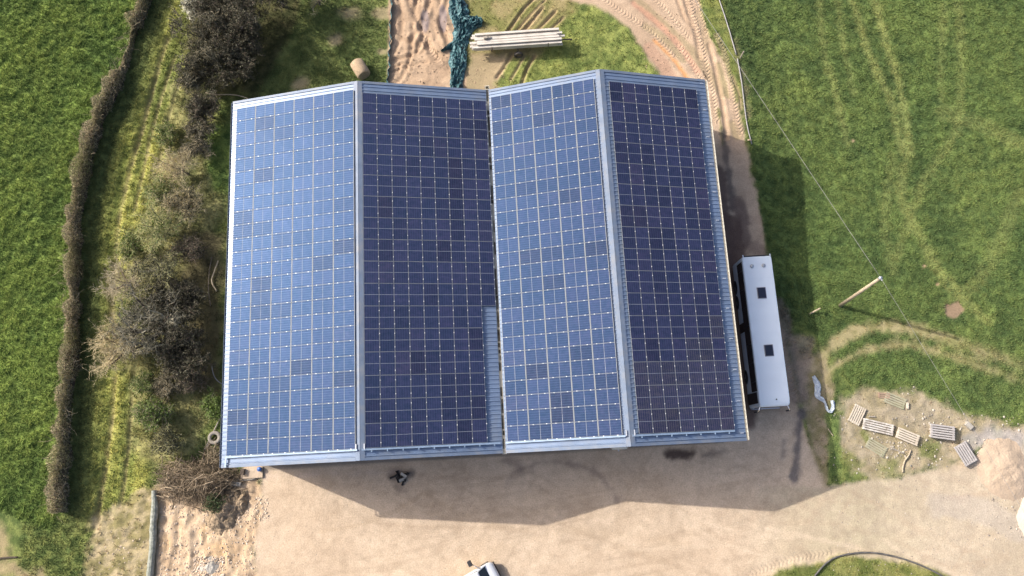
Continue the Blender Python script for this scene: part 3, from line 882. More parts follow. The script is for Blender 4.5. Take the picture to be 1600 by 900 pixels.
tufts('grass', 'thick tussocky grass blades covering the left pasture', 90000, -30, -8, -14, 52, lambda k, x, y: zone[k] == 1, 1, 1.25)
tufts('grass', 'short grass blades covering the right pasture', 130000, 40, 80, -6, 52, lambda k, x, y: zone[k] == 2, 2, 0.95)
tufts('grass', 'rank yellow green grass between the hedge and the left barn', 75000, -20, 12, -15, 52, lambda k, x, y: zone[k] == 0, 3, 1.3)
tufts('grass', 'patchy grass behind the barns and around the yard edges', 50000, 12, 72, -15, 52, lambda k, x, y: zone[k] == 0, 4, 1.0)

# ================================================================== THE BARNS
LEN = 29.72
PL, PW = 1.742, 1.1266        # panel pitch, long and short side
Y0 = 0.817                    # front edge of the panels


def panel_mesh(name, cells, ex=0.022, ey=0.005, frame='panel_frame_pale'):
    b = MB()
    hx, hy, t = (PL - 0.022) / 2, (PW - 0.020) / 2, 0.038
    gap = 0.011

    def ring(ax, ay, bx, by, z, mi):
        o = [(-ax, -ay, z), (ax, -ay, z), (ax, ay, z), (-ax, ay, z)]; i_ = [(-bx, -by, z), (bx, -by, z), (bx, by, z), (-bx, by, z)]
        b.add(o + i_, [(k, (k + 1) % 4, 4 + (k + 1) % 4, 4 + k) for k in range(4)], mi)
    ring(hx, hy, hx - ex, hy - ey, t, 0)
    b.add([(-hx, -hy, 0), (hx, -hy, 0), (hx, hy, 0), (-hx, hy, 0), (-hx, -hy, t), (hx, -hy, t), (hx, hy, t), (-hx, hy, t)],
          [(k, (k + 1) % 4, 4 + (k + 1) % 4, 4 + k) for k in range(4)] + [(3, 2, 1, 0)], 0)
    ix, iy, jx, jy, zz = hx - ex, hy - ey, hx - ex - 0.008, hy - ey - 0.008, t - 0.003
    ring(ix, iy, jx, jy, zz, 1)
    b.add([(-gap, -jy, zz), (gap, -jy, zz), (gap, jy, zz), (-gap, jy, zz)], [(0, 1, 2, 3)], 1)
    for s in (-1, 1):
        xs = sorted((s * gap, s * jx))
        b.add([(xs[0], -jy, zz), (xs[1], -jy, zz), (xs[1], jy, zz), (xs[0], jy, zz)], [(0, 1, 2, 3)], 2)
        b.box((s * hx * 0.60, -hy - 0.010, t + 0.006), (0.075, 0.050, 0.014), 3)   # clamp onto the next panel
    me = bpy.data.meshes.new(name)
    me.from_pydata(b.v, [], b.f)
    for m in (M[frame], M['backsheet_pale' if frame.endswith('pale') else 'backsheet'], cells, M['clamp']): me.materials.append(m)
    for p, mi in zip(me.polygons, b.m): p.material_index = mi
    return me


PANEL = panel_mesh('solar_panel', M['cells'])
PANEL_P = panel_mesh('solar_panel_upright', M['cells'], 0.006, 0.009, 'panel_frame')
PANEL_D = panel_mesh('solar_panel_grimy', M['cells_dirty'], 0.006, 0.009, 'panel_frame')
prnd = random.Random(5)


def frame_on(x0, z0, x1, z1):
    d = Vector((x1 - x0, 0, z1 - z0)); ln = d.length; d.normalize()
    n = Vector((-d.z, 0, d.x))
    return d, n, ln


def slope_sheet(b, A, B, y0, y1, rib=0.33):
    """box-profile roof sheet from A to B (x, z), ribs running down the slope"""
    d, n, ln = frame_on(*A, *B)
    ys = []
    k = 0
    y = y0
    while y < y1 - 0.05:
        for dy, hh in ((0, 0), (rib - 0.11, 0), (rib - 0.085, 0.05), (rib - 0.035, 0.05)):
            if y + dy < y1: ys.append((y + dy, hh))
        y += rib
    ys.append((y1, 0))
    P0, P1 = Vector((A[0], 0, A[1])), Vector((B[0], 0, B[1]))
    V = []
    for yy, hh in ys:
        V.append(P0 + n * hh + Vector((0, yy, 0))); V.append(P1 + n * hh + Vector((0, yy, 0)))
    Fs = [(2 * i, 2 * i + 1, 2 * i + 3, 2 * i + 2) for i in range(len(ys) - 1)]
    b.add(V, Fs)
    lo = -0.06
    U = [P0 + n * lo + Vector((0, y0, 0)), P1 + n * lo + Vector((0, y0, 0)), P1 + n * lo + Vector((0, y1, 0)), P0 + n * lo + Vector((0, y1, 0))]
    T = [P0 + Vector((0, y0, 0)), P1 + Vector((0, y0, 0)), P1 + Vector((0, y1, 0)), P0 + Vector((0, y1, 0))]
    b.add(U + T, [(3, 2, 1, 0), (0, 1, 5, 4), (1, 2, 6, 5), (2, 3, 7, 6), (3, 0, 4, 7)])


def beam(b, P, Q, w, h, mi=0, upv=Vector((0, 0, 1))):
    """rectangular bar from P to Q"""
    P, Q = Vector(P), Vector(Q)
    d = (Q - P).normalized()
    s = d.cross(upv).normalized(); u = s.cross(d).normalized()
    V = []
    for E_ in (P, Q):
        for a, c in ((-1, -1), (1, -1), (1, 1), (-1, 1)): V.append(E_ + s * a * w / 2 + u * c * h / 2)
    b.add(V, [(3, 2, 1, 0), (4, 5, 6, 7), (0, 1, 5, 4), (1, 2, 6, 5), (2, 3, 7, 6), (3, 0, 4, 7)], mi)


def make_barn(ox, E, R_, V_, label, first):
    """E, R_, V_ = (x, z) of left eave, ridge and right eave in the barn's own frame"""
    root = empty('barn', (ox, 0, 0))
    tag(root, label, 'barn', 'two barns standing side by side')
    for A, B in ((E, R_), (V_, R_)):
        b = MB()
        if A[0] < B[0]: slope_sheet(b, A, B, 0, LEN)
        else:
            slope_sheet(b, B, A, 0, LEN)
        b.build('roof_slope', M['roof_sheet'], root)
    # ridge cap: two folded wings
    for s, A in ((-1, E), (1, V_)):
        d, n, ln = frame_on(*R_, *A)
        if n.z < 0: n = -n
        w = 0.34
        P = Vector((R_[0], 0, R_[1])) + n * 0.055
        b = MB()
        Q = P + d * w
        top = [P + Vector((0, -0.03, 0.0)), Q + Vector((0, -0.03, 0)), Q + Vector((0, LEN + 0.03, 0)), P + Vector((0, LEN + 0.03, 0))]
        lowr = [p - n * 0.012 for p in top]
        b.add(top + lowr, [(0, 1, 2, 3), (7, 6, 5, 4), (0, 4, 5, 1), (1, 5, 6, 2), (2, 6, 7, 3), (3, 7, 4, 0)])
        b.build('ridge_cap', M['flashing'], root)
    # barge flashing along both gables
    for yy, out in ((0.0, -1), (LEN, 1)):
        for A in (E, V_):
            d, n, ln = frame_on(*R_, *A)
            if n.z < 0: n = -n
            b = MB()
            P = Vector((R_[0], yy, R_[1])) + n * 0.052 + d * 0.345
            Q = Vector((A[0], yy, A[1])) + n * 0.052
            mid = Vector((0, -out * 0.07, 0))
            beam(b, P + mid, Q + mid, 0.20, 0.018, 0, n)
            drop = Vector((0, out * 0.035, 0)) - n * 0.13
            beam(b, P + drop, Q + drop, 0.016, 0.26, 0, n)
            b.build('barge_flashing', M['flashing'], root)
    # walls: clad at the back and sides, open bays at the front
    b = MB(); b2 = MB()
    x0, x1 = E[0] + 0.25, V_[0] - 0.25
    ze = min(E[1], V_[1])
    for xx, zt, nrm in ((x0, E[1] - 0.05, -1), (x1, V_[1] - 0.05, 1)):
        yy = 0.25
        V, Fs = [], []
        k = 0
        while yy <= LEN - 0.25:
            for dy, hh in ((0, 0), (0.2, 0), (0.23, 0.035), (0.30, 0.035)):
                V.append((xx + nrm * hh, min(yy + dy, LEN - 0.25), 0.9)); V.append((xx + nrm * hh, min(yy + dy, LEN - 0.25), zt))
            yy += 0.333
        Fs = [(2 * i, 2 * i + 1, 2 * i + 3, 2 * i + 2) for i in range(len(V) // 2 - 1)]
        b.add(V, Fs)
        b2.box((xx, LEN / 2, 0.45), (0.14, LEN - 0.5, 0.9))
    V = []
    n_ = 40
    for i in range(n_ + 1):
        xx = x0 + (x1 - x0) * i / n_
        zt = (E[1] + (R_[1] - E[1]) * (xx - E[0]) / (R_[0] - E[0]) if xx < R_[0] else V_[1] + (R_[1] - V_[1]) * (V_[0] - xx) / (V_[0] - R_[0])) - 0.07
        V += [(xx, LEN - 0.25, 0.9), (xx, LEN - 0.25, zt)]
    b.add(V, [(2 * i, 2 * i + 1, 2 * i + 3, 2 * i + 2) for i in range(n_)])
    V2 = []
    for i in range(n_ + 1):
        xx = x0 + (x1 - x0) * i / n_
        zt = V[2 * i + 1][2]
        V2 += [(xx, 0.30, ze - 1.9), (xx, 0.30, zt)]
    b.add(V2, [(2 * i, 2 * i + 1, 2 * i + 3, 2 * i + 2) for i in range(n_)])
    b2.box(((x0 + x1) / 2, LEN - 0.25, 0.45), (x1 - x0 - 0.3, 0.14, 0.9))
    b.build('wall_cladding', M['wall_sheet'], root)
    b2.build('base_wall', M['concrete'], root)
    for i in range(4):
        xx = x0 + 0.12 + (x1 - x0 - 0.24) * i / 3
        bb = MB()
        zt = ze - 0.2
        bb.box((xx, 0.45, zt / 2), (0.22, 0.012, zt)).box((xx - 0.11, 0.45, zt / 2), (0.014, 0.24, zt)).box((xx + 0.11, 0.45, zt / 2), (0.014, 0.24, zt))
        bb.build('post', M['steel'], root)
    return root


def put_panel(root, mesh, c, d, n, along_slope):
    o = bpy.data.objects.new('solar_panel', mesh)
    COL.objects.link(o)
    o.parent = root
    xa = d if along_slope else Vector((0, 1, 0))
    ya = n.cross(xa).normalized()
    jit = prnd.uniform(-0.004, 0.004)
    m = Matrix(((xa.x, ya.x, n.x, c.x), (xa.y, ya.y, n.y, c.y), (xa.z, ya.z, n.z, c.z + jit), (0, 0, 0, 1)))
    tilt = Matrix.Rotation(math.radians(prnd.gauss(0, 0.22)), 4, 'X') @ Matrix.Rotation(math.radians(prnd.gauss(0, 0.16)), 4, 'Y')
    o.matrix_basis = m @ tilt
    return o


def array(root, A, B, off, cols, rows, along, skip=lambda c, r: False, grimy=lambda c, r: False):
    """panels on the slope that runs from A to B (x, z) with x rising"""
    d, n, ln = frame_on(*A, *B)
    ps, py = (PL, PW) if along else (PW, PL)
    for c in range(cols):
        for r in range(rows):
            if skip(c, r): continue
            p = Vector((A[0], 0, A[1])) + d * (off + (c + 0.5) * ps) + n * 0.13 + Vector((0, Y0 + (r + 0.5) * py, 0))
            put_panel(root, PANEL_D if grimy(c, r) else (PANEL if along else PANEL_P), p, d, n, along)
    # rails
    return d, n


E1, R1, V1 = (0.0, 8.0138), (10.9547, 10.3136), (21.1167, 7.5251)
OX2 = 21.3617
E2, R2, V2_ = (0.0, 7.5251), (9.0901, 9.949), (18.1831, 7.1229)
barn1 = make_barn(0.0, E1, R1, V1, 'left barn, wider twin slope roof with a notch missing from its solar panels', True)
array(barn1, E1, R1, 0.461, 6, 25, True)
array(barn1, R1, V1, 0.346, 9, 16, False, skip=lambda c, r: c == 8 and r < 6)
barn2 = make_barn(OX2, E2, R2, V2_, 'right barn beside the white coach, narrower roof full of solar panels', False)
array(barn2, E2, R2, 0.181, 5, 25, True)
grime = random.Random(3)
array(barn2, R2, V2_, 0.644, 7, 16, False, grimy=lambda c, r: r < 2 or (r < 5 and c > 3 and grime.random() < 0.6) or (r == 2 and grime.random() < .7))


def tray(root, A, B, s0, s1, up=0.17, studs=0, end_drop=False):
    d, n, ln = frame_on(*A, *B)
    P = Vector((A[0], 0, A[1]))
    b = MB()
    yy = Y0 - 0.09
    p0 = P + d * s0 + n * up + Vector((0, yy, 0)); p1 = P + d * s1 + n * up + Vector((0, yy, 0))
    beam(b, p0, p1, 0.13, 0.07, 0, n)
    if end_drop:
        beam(b, p0 + Vector((0, 0.06, 0)), p0 + Vector((-0.05, -Y0 + 0.10, 0)), 0.13, 0.07, 0, n)
    o = b.build('cable_tray', M['tray'], root)
    for i in range(studs):
        q = p0 + (p1 - p0) * ((i + 0.6) / studs) + Vector((0, -0.13, -0.02))
        bb = MB(); bb.box(q, (0.06, 0.12, 0.10)); bb.build('bracket', M['tray'], o)
    return o


tray(barn1, E1, R1, 0.50, 11.05, end_drop=True)
tray(barn1, R1, V1, 0.12, 10.35, studs=9)
tray(barn2, E2, R2, 0.05, 9.1)
tray(barn2, R2, V2_, 0.12, 8.5, studs=7)
for root, R_ in ((barn1, R1), (barn2, R2)):
    for s in (-0.28, 0.32):
        b = MB(); b.box((R_[0] + s, Y0 + 0.12, R_[1] + 0.10), (0.07, 0.42, 0.05)); b.build('cable_stub', M['alu'], root)
# gutters
b = MB()
b.box((0.1225 + 21.1167, LEN / 2, 7.30), (0.30, LEN + 0.2, 0.02)).box((21.1167 - 0.02, LEN / 2, 7.385), (0.016, LEN + 0.2, 0.15)).box((21.3617 + 0.02, LEN / 2, 7.385), (0.016, LEN + 0.2, 0.15))
vg_ = b.build('valley_gutter', M['cream'], barn1)
rr = random.Random(9)
b = MB()
yy = 0.3
while yy < LEN - 0.4:
    l = rr.uniform(0.25, 1.3)
    if rr.random() < 0.75:
        b.box((21.238 + rr.uniform(-.04, .04), yy + l / 2, 7.33 + rr.uniform(0, .02)), (rr.uniform(.08, .2), l, rr.uniform(.05, .10)))
    yy += l + rr.uniform(0, .3)
tag(b.build('gutter_silt', M['gutter_dirt'], vg_), kind='stuff')
b = MB()
for sx, sy, w_, l_ in ((-.16, 0, .03, .36), (.16, 0, .03, .36), (0, -.165, .29, .03), (0, .165, .29, .03)): b.box((21.24 + sx, LEN + .28 + sy, 7.30), (w_, l_, 0.42))
b.box((21.24, LEN + .28, 7.12), (0.29, 0.29, 0.03)).tube([(21.24, LEN + .28, 7.1), (21.24, LEN + .28, 0.1)], 0.06, 8)
b.build('rain_hopper', M['cream'], barn1)
b = MB()
xe = V2_[0]
b.box((xe + 0.10, LEN / 2, 6.99), (0.15, LEN, 0.015)).box((xe + 0.18, LEN / 2, 7.05), (0.016, LEN, 0.14)).box((xe + 0.185, LEN / 2, 7.125), (0.045, LEN, 0.018))
gt = b.build('eave_gutter', M['cream'], barn2)
for i in range(13):
    yy = 0.55 + i * (LEN - 0.9) / 12
    b = MB(); d, n, ln = frame_on(*R2, *V2_)
    P = Vector((V2_[0], yy, V2_[1])) - d * 0.34 + n * 0.06
    beam(b, P - d * 0.14, P + d * 0.14, 0.06, 0.03, 0, n)
    b.build('gutter_strap', M['alu'], barn2)
b = MB()
b.box((-0.09, LEN / 2, 7.86), (0.13, LEN, 0.015)).box((-0.155, LEN / 2, 7.92), (0.016, LEN, 0.13))
b.build('eave_gutter', M['flashing'], barn1)

# ================================================================== COACH
def section_loop(w, z0, z1, r_low, r_top, cam_=0.05, n=6):
    """cross-section of the body, counted round from the bottom left"""
    hw = w / 2
    pts = []
    for cx_, cz_, r, a0 in ((-hw + r_low, z0 + r_low, r_low, 180), (hw - r_low, z0 + r_low, r_low, 270), (hw - r_top, z1 - r_top, r_top, 0), (-hw + r_top, z1 - r_top, r_top, 90)):
        for k in range(n + 1):
            a = math.radians(a0 + 90 * k / n)
            pts.append((cx_ + r * math.cos(a), cz_ + r * math.sin(a)))
    return [(x, z + (cam_ * (1 - (x / hw) ** 2) if z > (z0 + z1) / 2 + 0.5 else 0)) for x, z in pts]


def loft(b, secs, mi=0, mifun=None):
    n = len(secs[0])
    V = [p for s in secs for p in s]
    for i in range(len(secs) - 1):
        for k in range(n):
            f = (i * n + k, i * n + (k + 1) % n, (i + 1) * n + (k + 1) % n, (i + 1) * n + k)
            b.f.append([q + len(b.v) for q in f]); c = sum((Vector(V[q]) for q in f), Vector()) / 4
            b.m.append(mifun(c) if mifun else mi)
    for f in (tuple(range(n - 1, -1, -1)), tuple((len(secs) - 1) * n + k for k in range(n))):
        b.f.append([q + len(b.v) for q in f]); b.m.append(mi)
    b.v += [tuple(p) for p in V]


def wheel(root, c, r=0.5, w=0.3, side=1):
    b = MB()
    x, y, z = c
    prof = [(-w / 2, r * 0.58), (-w / 2, r * 0.94), (-w * 0.38, r), (w * 0.38, r), (w / 2, r * 0.94), (w / 2, r * 0.58)]
    n = 24
    V = []
    for k in range(n):
        a = 2 * math.pi * k / n
        V += [(x + px, y + pr * math.cos(a), z + pr * math.sin(a)) for px, pr in prof]
    m = len(prof)
    Fs = [(k * m + j, k * m + (j + 1) % m, ((k + 1) % n) * m + (j + 1) % m, ((k + 1) % n) * m + j) for k in range(n) for j in range(m)]
    b.add(V, Fs)
    t = b.build('wheel', M['black_rubber'], root, True)
    h = MB(); h.tube([(x - w * .3, y, z), (x + w * .3, y, z)], [r * .60, r * .60], 20); h.tube([(x + side * w * .3, y, z), (x + side * w * .42, y, z)], [r * .28, r * .22], 12)
    h.build('rim', M['steel'], t)
    return t


def make_coach():
    root = empty('coach', (43.24, 8.87, 0))
    tag(root, 'white roofed coach with two dark roof hatches parked beside the right barn', 'coach')
    L2, top = 6.30, 3.42
    b = MB()
    secs = []
    for y, w, zt in ((-L2, 2.10, top - 0.30), (-L2 + 0.06, 2.36, top - 0.13), (-L2 + 0.22, 2.46, top - 0.04), (-L2 + 0.6, 2.50, top), (L2 - 0.35, 2.50, top), (L2 - 0.10, 2.48, top - 0.02), (L2 - 0.02, 2.42, top - 0.06), (L2, 2.32, top - 0.14)):
        secs.append([(x, y, z) for x, z in section_loop(w, 0.34, zt, 0.10, 0.10, 0.06)])
    loft(b, secs, 0, lambda c: 1 if c.z < 1.75 else 0)
    b.build('body', [M['coach_white'], M['coach_silver']], root, True)
    for s in (-1, 1):
        # glazing bands along the sides with a dark break where the middle door is
        for y0, y1, z0, z1, nm in ((-5.0, 5.95, 1.72, 3.20, 'side_windows'),):
            g = MB(); g.box((s * 1.257, (y0 + y1) / 2, (z0 + z1) / 2), (0.02, y1 - y0, z1 - z0))
            w = g.build(nm, M['coach_glass'], root)
            for k in range(7):
                p = MB(); p.box((s * 1.2695, y0 + (y1 - y0) * (k + 0.5) / 7.0, (z0 + z1) / 2), (0.006, 0.07, z1 - z0 - 0.02)); p.build('window_pillar', M['black_plastic'], w)
        d = MB(); d.box((s * 1.255, -5.52, 1.72), (0.025, 0.92, 2.70)); d.build('front_door' if s < 0 else 'cab_window', M['coach_glass'], root)
        d = MB(); d.box((s * 1.256, 0.55, 1.10), (0.025, 0.80, 1.22)); d.build('middle_door', M['coach_glass'], root)
        for y in (-3.6, 2.9, 4.25):
            a = MB(); n = 14
            V = [(s * 1.258, y + 0.62 * math.cos(math.pi * k / n), 0.48 + 0.62 * math.sin(math.pi * k / n)) for k in range(n + 1)]
            V2 = [(s * 1.235, v[1], v[2]) for v in V]
            a.add(V + V2, [tuple(range(n + 1))] + [(k, k + 1, n + 2 + k, n + 1 + k) for k in range(n)])
            a.build('wheel_arch', M['black_plastic'], root)
            wheel(root, (s * 1.12, y, 0.5), 0.5, 0.30, s)
        # mirrors on long arms ahead of the corner
        m = MB(); m.tube([(s * 1.10, -L2 + .10, 2.95), (s * 1.22, -L2 - .22, 2.98), (s * 1.30, -L2 - .34, 2.80)], 0.04, 8)
        ar = m.build('mirror_arm', M['chrome'], root)
        m = MB(); m.box((s * 1.30, -L2 - .36, 2.46), (0.26, 0.13, 0.50)); m.build('mirror', M['black_plastic'], ar, bevel=0.04)
    f = MB()
    for (xa, za, ya), (xb, zb, yb) in (((-1.12, 1.35, -L2 - 0.035), (1.12, 3.00, -L2 - 0.012)),):
        f.add([(xa, ya, za), (xb, ya, za), (xb * .95, yb + .015, zb), (xa * .95, yb + .015, zb), (xa, ya + .03, za), (xb, ya + .03, za), (xb * .95, yb + .045, zb), (xa * .95, yb + .045, zb)],
              [(0, 1, 2, 3), (7, 6, 5, 4), (0, 4, 5, 1), (1, 5, 6, 2), (2, 6, 7, 3), (3, 7, 4, 0)])
    f.build('windscreen', M['coach_glass'], root)
    f = MB(); beam(f, (-0.95, -L2 - 0.10, 2.62), (0.55, -L2 - 0.10, 2.70), 0.05, 0.05); f.build('sun_visor_rail', M['chrome'], root)
    f = MB(); f.box((0, -L2 - 0.03, 0.72), (2.36, 0.12, 0.5)); f.build('front_bumper', M['coach_silver'], root, bevel=0.04)
    f = MB(); f.box((0, L2 + 0.02, 2.35), (2.05, 0.03, 1.05)); f.build('rear_window', M['coach_glass'], root)
    f = MB(); f.box((0, L2 + 0.05, 3.30), (2.20, 0.12, 0.05)); f.build('rear_spoiler', M['black_plastic'], root, bevel=0.02)
    f = MB(); f.box((0, L2 + 0.04, 0.75), (2.36, 0.10, 0.55)); f.build('rear_bumper', M['coach_silver'], root, bevel=0.04)
    for s in (-1, 1):
        f = MB(); f.box((s * 1.14, L2 + 0.05, 3.40), (0.07, 0.22, 0.10)); f.build('marker_light', M['coach_white'], root, bevel=0.015)
    for y in (-4.4, -2.9, -.4, 1.1, 2.2, 4.4):
        h = MB()
        for k in range(8):
            xa, xb = -1.12 + k * .28, -1.12 + (k + 1) * .28
            za, zb = [top + .06 * (1 - (q / 1.25) ** 2) + .002 for q in (xa, xb)]
            beam(h, (xa, y, za), (xb, y, zb), .03, .008)
        h.build('roof_seam', M['coach_white'], root)
    for y in (3.10, -1.75):
        h = MB(); h.box((0.02, y, top + 0.085), (0.66, 0.88, 0.07)); hb = h.build('roof_hatch', M['hatch'], root, bevel=0.05)
        h = MB(); h.box((0.02, y, top + 0.055), (0.76, 0.98, 0.03)); h.build('hatch_rim', M['coach_silver'], hb, bevel=0.02)
    for x in (-0.50, 0.48):
        h = MB(); h.tube([(x, 5.45, top + .03), (x, 5.45, top + .10), (x, 5.45, top + .13)], [0.17, 0.15, 0.07], 18); h.build('roof_vent', M['steel'], root, True)
    h = MB(); h.tube([(0.15, -5.75, top + 0.02), (0.15, -5.75, top + 0.09)], [0.06, 0.035], 10); h.build('aerial_base', M['black_plastic'], root, True)
    for s in (-1, 1):
        h = MB(); beam(h, (s * 1.17, -L2 + .6, top - 0.015), (s * 1.17, L2 - 0.25, top - 0.015), 0.05, 0.04); h.build('roof_gutter_rail', M['coach_white'], root)
    return root


make_coach()

# ================================================================== UTILITY POLE AND CABLES
pb = atv(1312, 478); pt = atv(1376, 434, 7.3)
root = empty('utility_pole', pb)
tag(root, 'leaning wooden utility pole carrying a cable over the right pasture', 'pole')
b = MB(); b.tube([(0, 0, -0.1), (pt - pb) * 0.5, pt - pb], [0.16, 0.14, 0.115], 12); b.build('shaft', M['wood_pole'], root, True)
b = MB(); b.tube([(pt - pb) - Vector((0, 0, .25)), (pt - pb) + Vector((0, 0, .06))], [0.135, 0.13], 12); b.build('pole_cap', M['steel'], root, True)
b = MB(); b.tube([(pt - pb) + Vector((0.06, -0.08, -0.12)), (pt - pb) + Vector((0.12, -0.20, -0.05))], [0.05, 0.07], 8); b.build('insulator', M['white_paint'], root, True)
m = MB()
for k in range(26):
    a = rr.uniform(0, 6.28); d_ = rr.uniform(.15, .55)
    m.tube([(d_ * math.cos(a), d_ * math.sin(a), 0.03), ((d_ + .22) * math.cos(a + .5), (d_ + .22) * math.sin(a + .5), .10)], [0.02, 0.006], 4)


def sagline(name, label, P, Q, sag, r):
    P, Q = Vector(P), Vector(Q)
    pts = [P.lerp(Q, t / 30) - Vector((0, 0, sag * 4 * (t / 30) * (1 - t / 30))) for t in range(31)]
    b = MB(); b.tube([p - P for p in pts], r, 6)
    o = b.build(name, M['cable'], None, True); o.location = P
    return tag(o, label, 'cable')


c1 = atv(1205, 178, 6.9)
far1 = pt + (c1 - pt) * 3.2
sagline('overhead_cable', 'thin overhead cable running from the pole top towards the track', pt, far1, 0.0, 0.017)
c2 = atv(1600, 800, 7.0)
far2 = pt + (c2 - pt) * 2.0
sagline('overhead_cable', 'thin overhead cable running from the pole top over the sand heap', pt, far2, 0.0, 0.012)

# ================================================================== PIPES, POSTS, HOSE
def lying_tube(name, label, cat, px, r, material, z=0.05, n=8, group=None, sm=5):
    P = [Vector(at(*p, 0)) for p in smooth_path(px, sm)]
    P = [Vector((p.x, p.y, hz(p) + z + r)) for p in P]
    # follow the ground without copying every bump
    zs = [p.z for p in P]
    for _ in range(3): zs = [max(zs[i], (zs[max(i - 1, 0)] + zs[min(i + 1, len(zs) - 1)]) / 2) for i in range(len(zs))]
    P = [Vector((p.x, p.y, z_)) for p, z_ in zip(P, zs)]
    b = MB(); b.tube([p - P[0] for p in P], r, n)
    o = b.build(name, material, None, True); o.location = P[0]
    return tag(o, label, cat, group)


lying_tube('water_pipe', 'long grey pipe lying along the field edge above the fence post', 'pipe', [(1112, -40), (1123, 0), (1133, 30), (1141, 55), (1150, 86)], 0.055, M['pipe_grey'])
lying_tube('water_pipe', 'grey pipe length lying from the fence post down to the barn shadow', 'pipe', [(1152, 92), (1158, 125), (1163, 165), (1168, 200), (1174, 226)], 0.055, M['pipe_grey'])
lying_tube('hose_pipe', 'dark curved pipe lying over the grass patch at the bottom edge', 'pipe', [(1262, 910), (1290, 878), (1320, 866), (1360, 863), (1400, 870), (1440, 884), (1475, 903), (1500, 925)], 0.07, M['pipe_black'], 0.06)
lying_tube('drain_pipe', 'pale thin pipe lying from the scrub to the back left barn corner', 'pipe', [(325, 149), (340, 152), (365, 152), (385, 156), (400, 165)], 0.05, M['wood_pole'], 0.5)
lying_tube('drain_hose', 'dark hose curving out beside the left barn wall', 'hose', [(332, 572), (336, 588), (345, 598), (358, 604)], 0.04, M['pipe_grey'], 0.15)


def post(px, h, label, lean=(0, 0), r=0.06, material='wood_grey', cat='post'):
    p = atv(*px); p.z = hz(p) - 0.1
    b = MB(); b.tube([(0, 0, 0), (lean[0] * .5, lean[1] * .5, h / 2), (lean[0], lean[1], h), (lean[0], lean[1], h + .03)], [r, r * .97, r * .9, r * .5], 9)
    o = b.build('fence_post', M[material], None); o.location = p
    return tag(o, label, cat)


post((1157, 90), 1.25, 'short wooden fence post standing between the two grey pipes', r=0.07)
post((1168, 218), 0.9, 'stubby pale post at the lower end of the grey pipe', (0.1, -0.4), material='wood_pole')
post((1264, 491), 0.75, 'low broken wooden stake at the edge of the barn shadow', (0.75, 0.35), 0.075, 'wood_pole')

# ================================================================== TRAILER WITH BEAMS
tc_ = (atv(728, 66, 1.1) + atv(888, 60, 1.1)) / 2
ax = (atv(888, 62, 1.1) - atv(728, 73, 1.1)); ax.z = 0
ang = math.atan2(ax.y, ax.x)
TL = 8.6
root = empty('flatbed_trailer', (tc_.x, tc_.y, 0), ang)
tag(root, 'low rusty trailer carrying long pale girders behind the barns', 'trailer')
b = MB()
for s in (-.5, .5): b.box((0, s, 0.78), (5.6, 0.12, 0.16))
for k in range(5): b.box((-2.5 + k * 1.25, 0, 0.785), (0.10, 1.5, 0.10))
b.build('chassis', M['trailer_steel'], root)
b = MB(); beam(b, (2.8, .0, .72), (5.25, 0, .62), 0.10, 0.10); b.build('drawbar', M['trailer_steel'], root)
for s in (-1, 1):
    w = MB(); n = 20
    prof = [(-.14, .24), (-.14, .38), (-.1, .42), (.1, .42), (.14, .38), (.14, .24)]
    V = []
    for k in range(n):
        a = 2 * math.pi * k / n
        V += [(0.05 + pr * math.cos(a), s * 1.12 + px_, 0.42 + pr * math.sin(a)) for px_, pr in prof]
    w.add(V, [(k * 6 + j, k * 6 + (j + 1) % 6, ((k + 1) % n) * 6 + (j + 1) % 6, ((k + 1) % n) * 6 + j) for k in range(n) for j in range(6)])
    t = w.build('wheel', M['black_rubber'], root, True)
    w = MB(); w.tube([(0.05, s * 1.04, .42), (0.05, s * 1.20, .42)], [.25, .22], 14); w.build('rim', M['trailer_steel'], t)
b = MB(); b.box((0.05, 0, .42), (.12, 2.2, .12)); b.build('axle', M['trailer_steel'], root)
b = MB()
for x in (-2.4, 2.9): b.box((x, -0.74, 1.1), (.07, .06, .75)); b.box((x, .80, 1.1), (.07, .06, .9))
b.build('stake', M['trailer_steel'], root)
BEAMM = mat('weathered_beam', (0.58, 0.54, 0.48), 0.8, 0.0, var=0.12, scale=3, dirt=(0.30, 0.25, 0.20), dscale=1.5, damt=0.5)
br_ = random.Random(12)
for layer in range(4):
    for k in range(6):
        if layer == 3 and k in (0, 4): continue
        yy = -0.62 + k * 0.245 + br_.uniform(-.02, .02)
        zz = 0.97 + layer * 0.19
        l = TL * br_.uniform(0.90, 1.0); off = br_.uniform(-.35, .35)
        b = MB()
        for dy in (-.085, .085): b.box((0, dy, 0), (l, .035, .16))
        b.box((0, 0, .06), (l, .14, .03))
        o = b.build('steel_girder', BEAMM, None)
        lift = 0.01 * br_.random()
        o.matrix_world = Matrix.Translation((tc_.x, tc_.y, 0)) @ Matrix.Rotation(ang, 4, 'Z') @ Matrix.Translation((off, yy, zz + lift)) @ Matrix.Rotation(br_.uniform(-.006, .006), 4, 'Z')
        tag(o, 'long pale girder in the stack lying on the low trailer', 'girder', 'girders stacked on the trailer')
o = MB(); o.box((0, 0, 0), (.36, .22, .22)).box((.3, -.02, -.04), (.4, .16, .08))
o = o.build('timber_block', M['wood_grey'], None); o.matrix_world = Matrix.Translation((tc_.x, tc_.y, 0)) @ Matrix.Rotation(ang, 4, 'Z') @ Matrix.Translation((-2.95, .10, 1.76)) @ Matrix.Rotation(.2, 4, 'Z')
tag(o, 'small grey timber block resting on the left end of the girders', 'block')

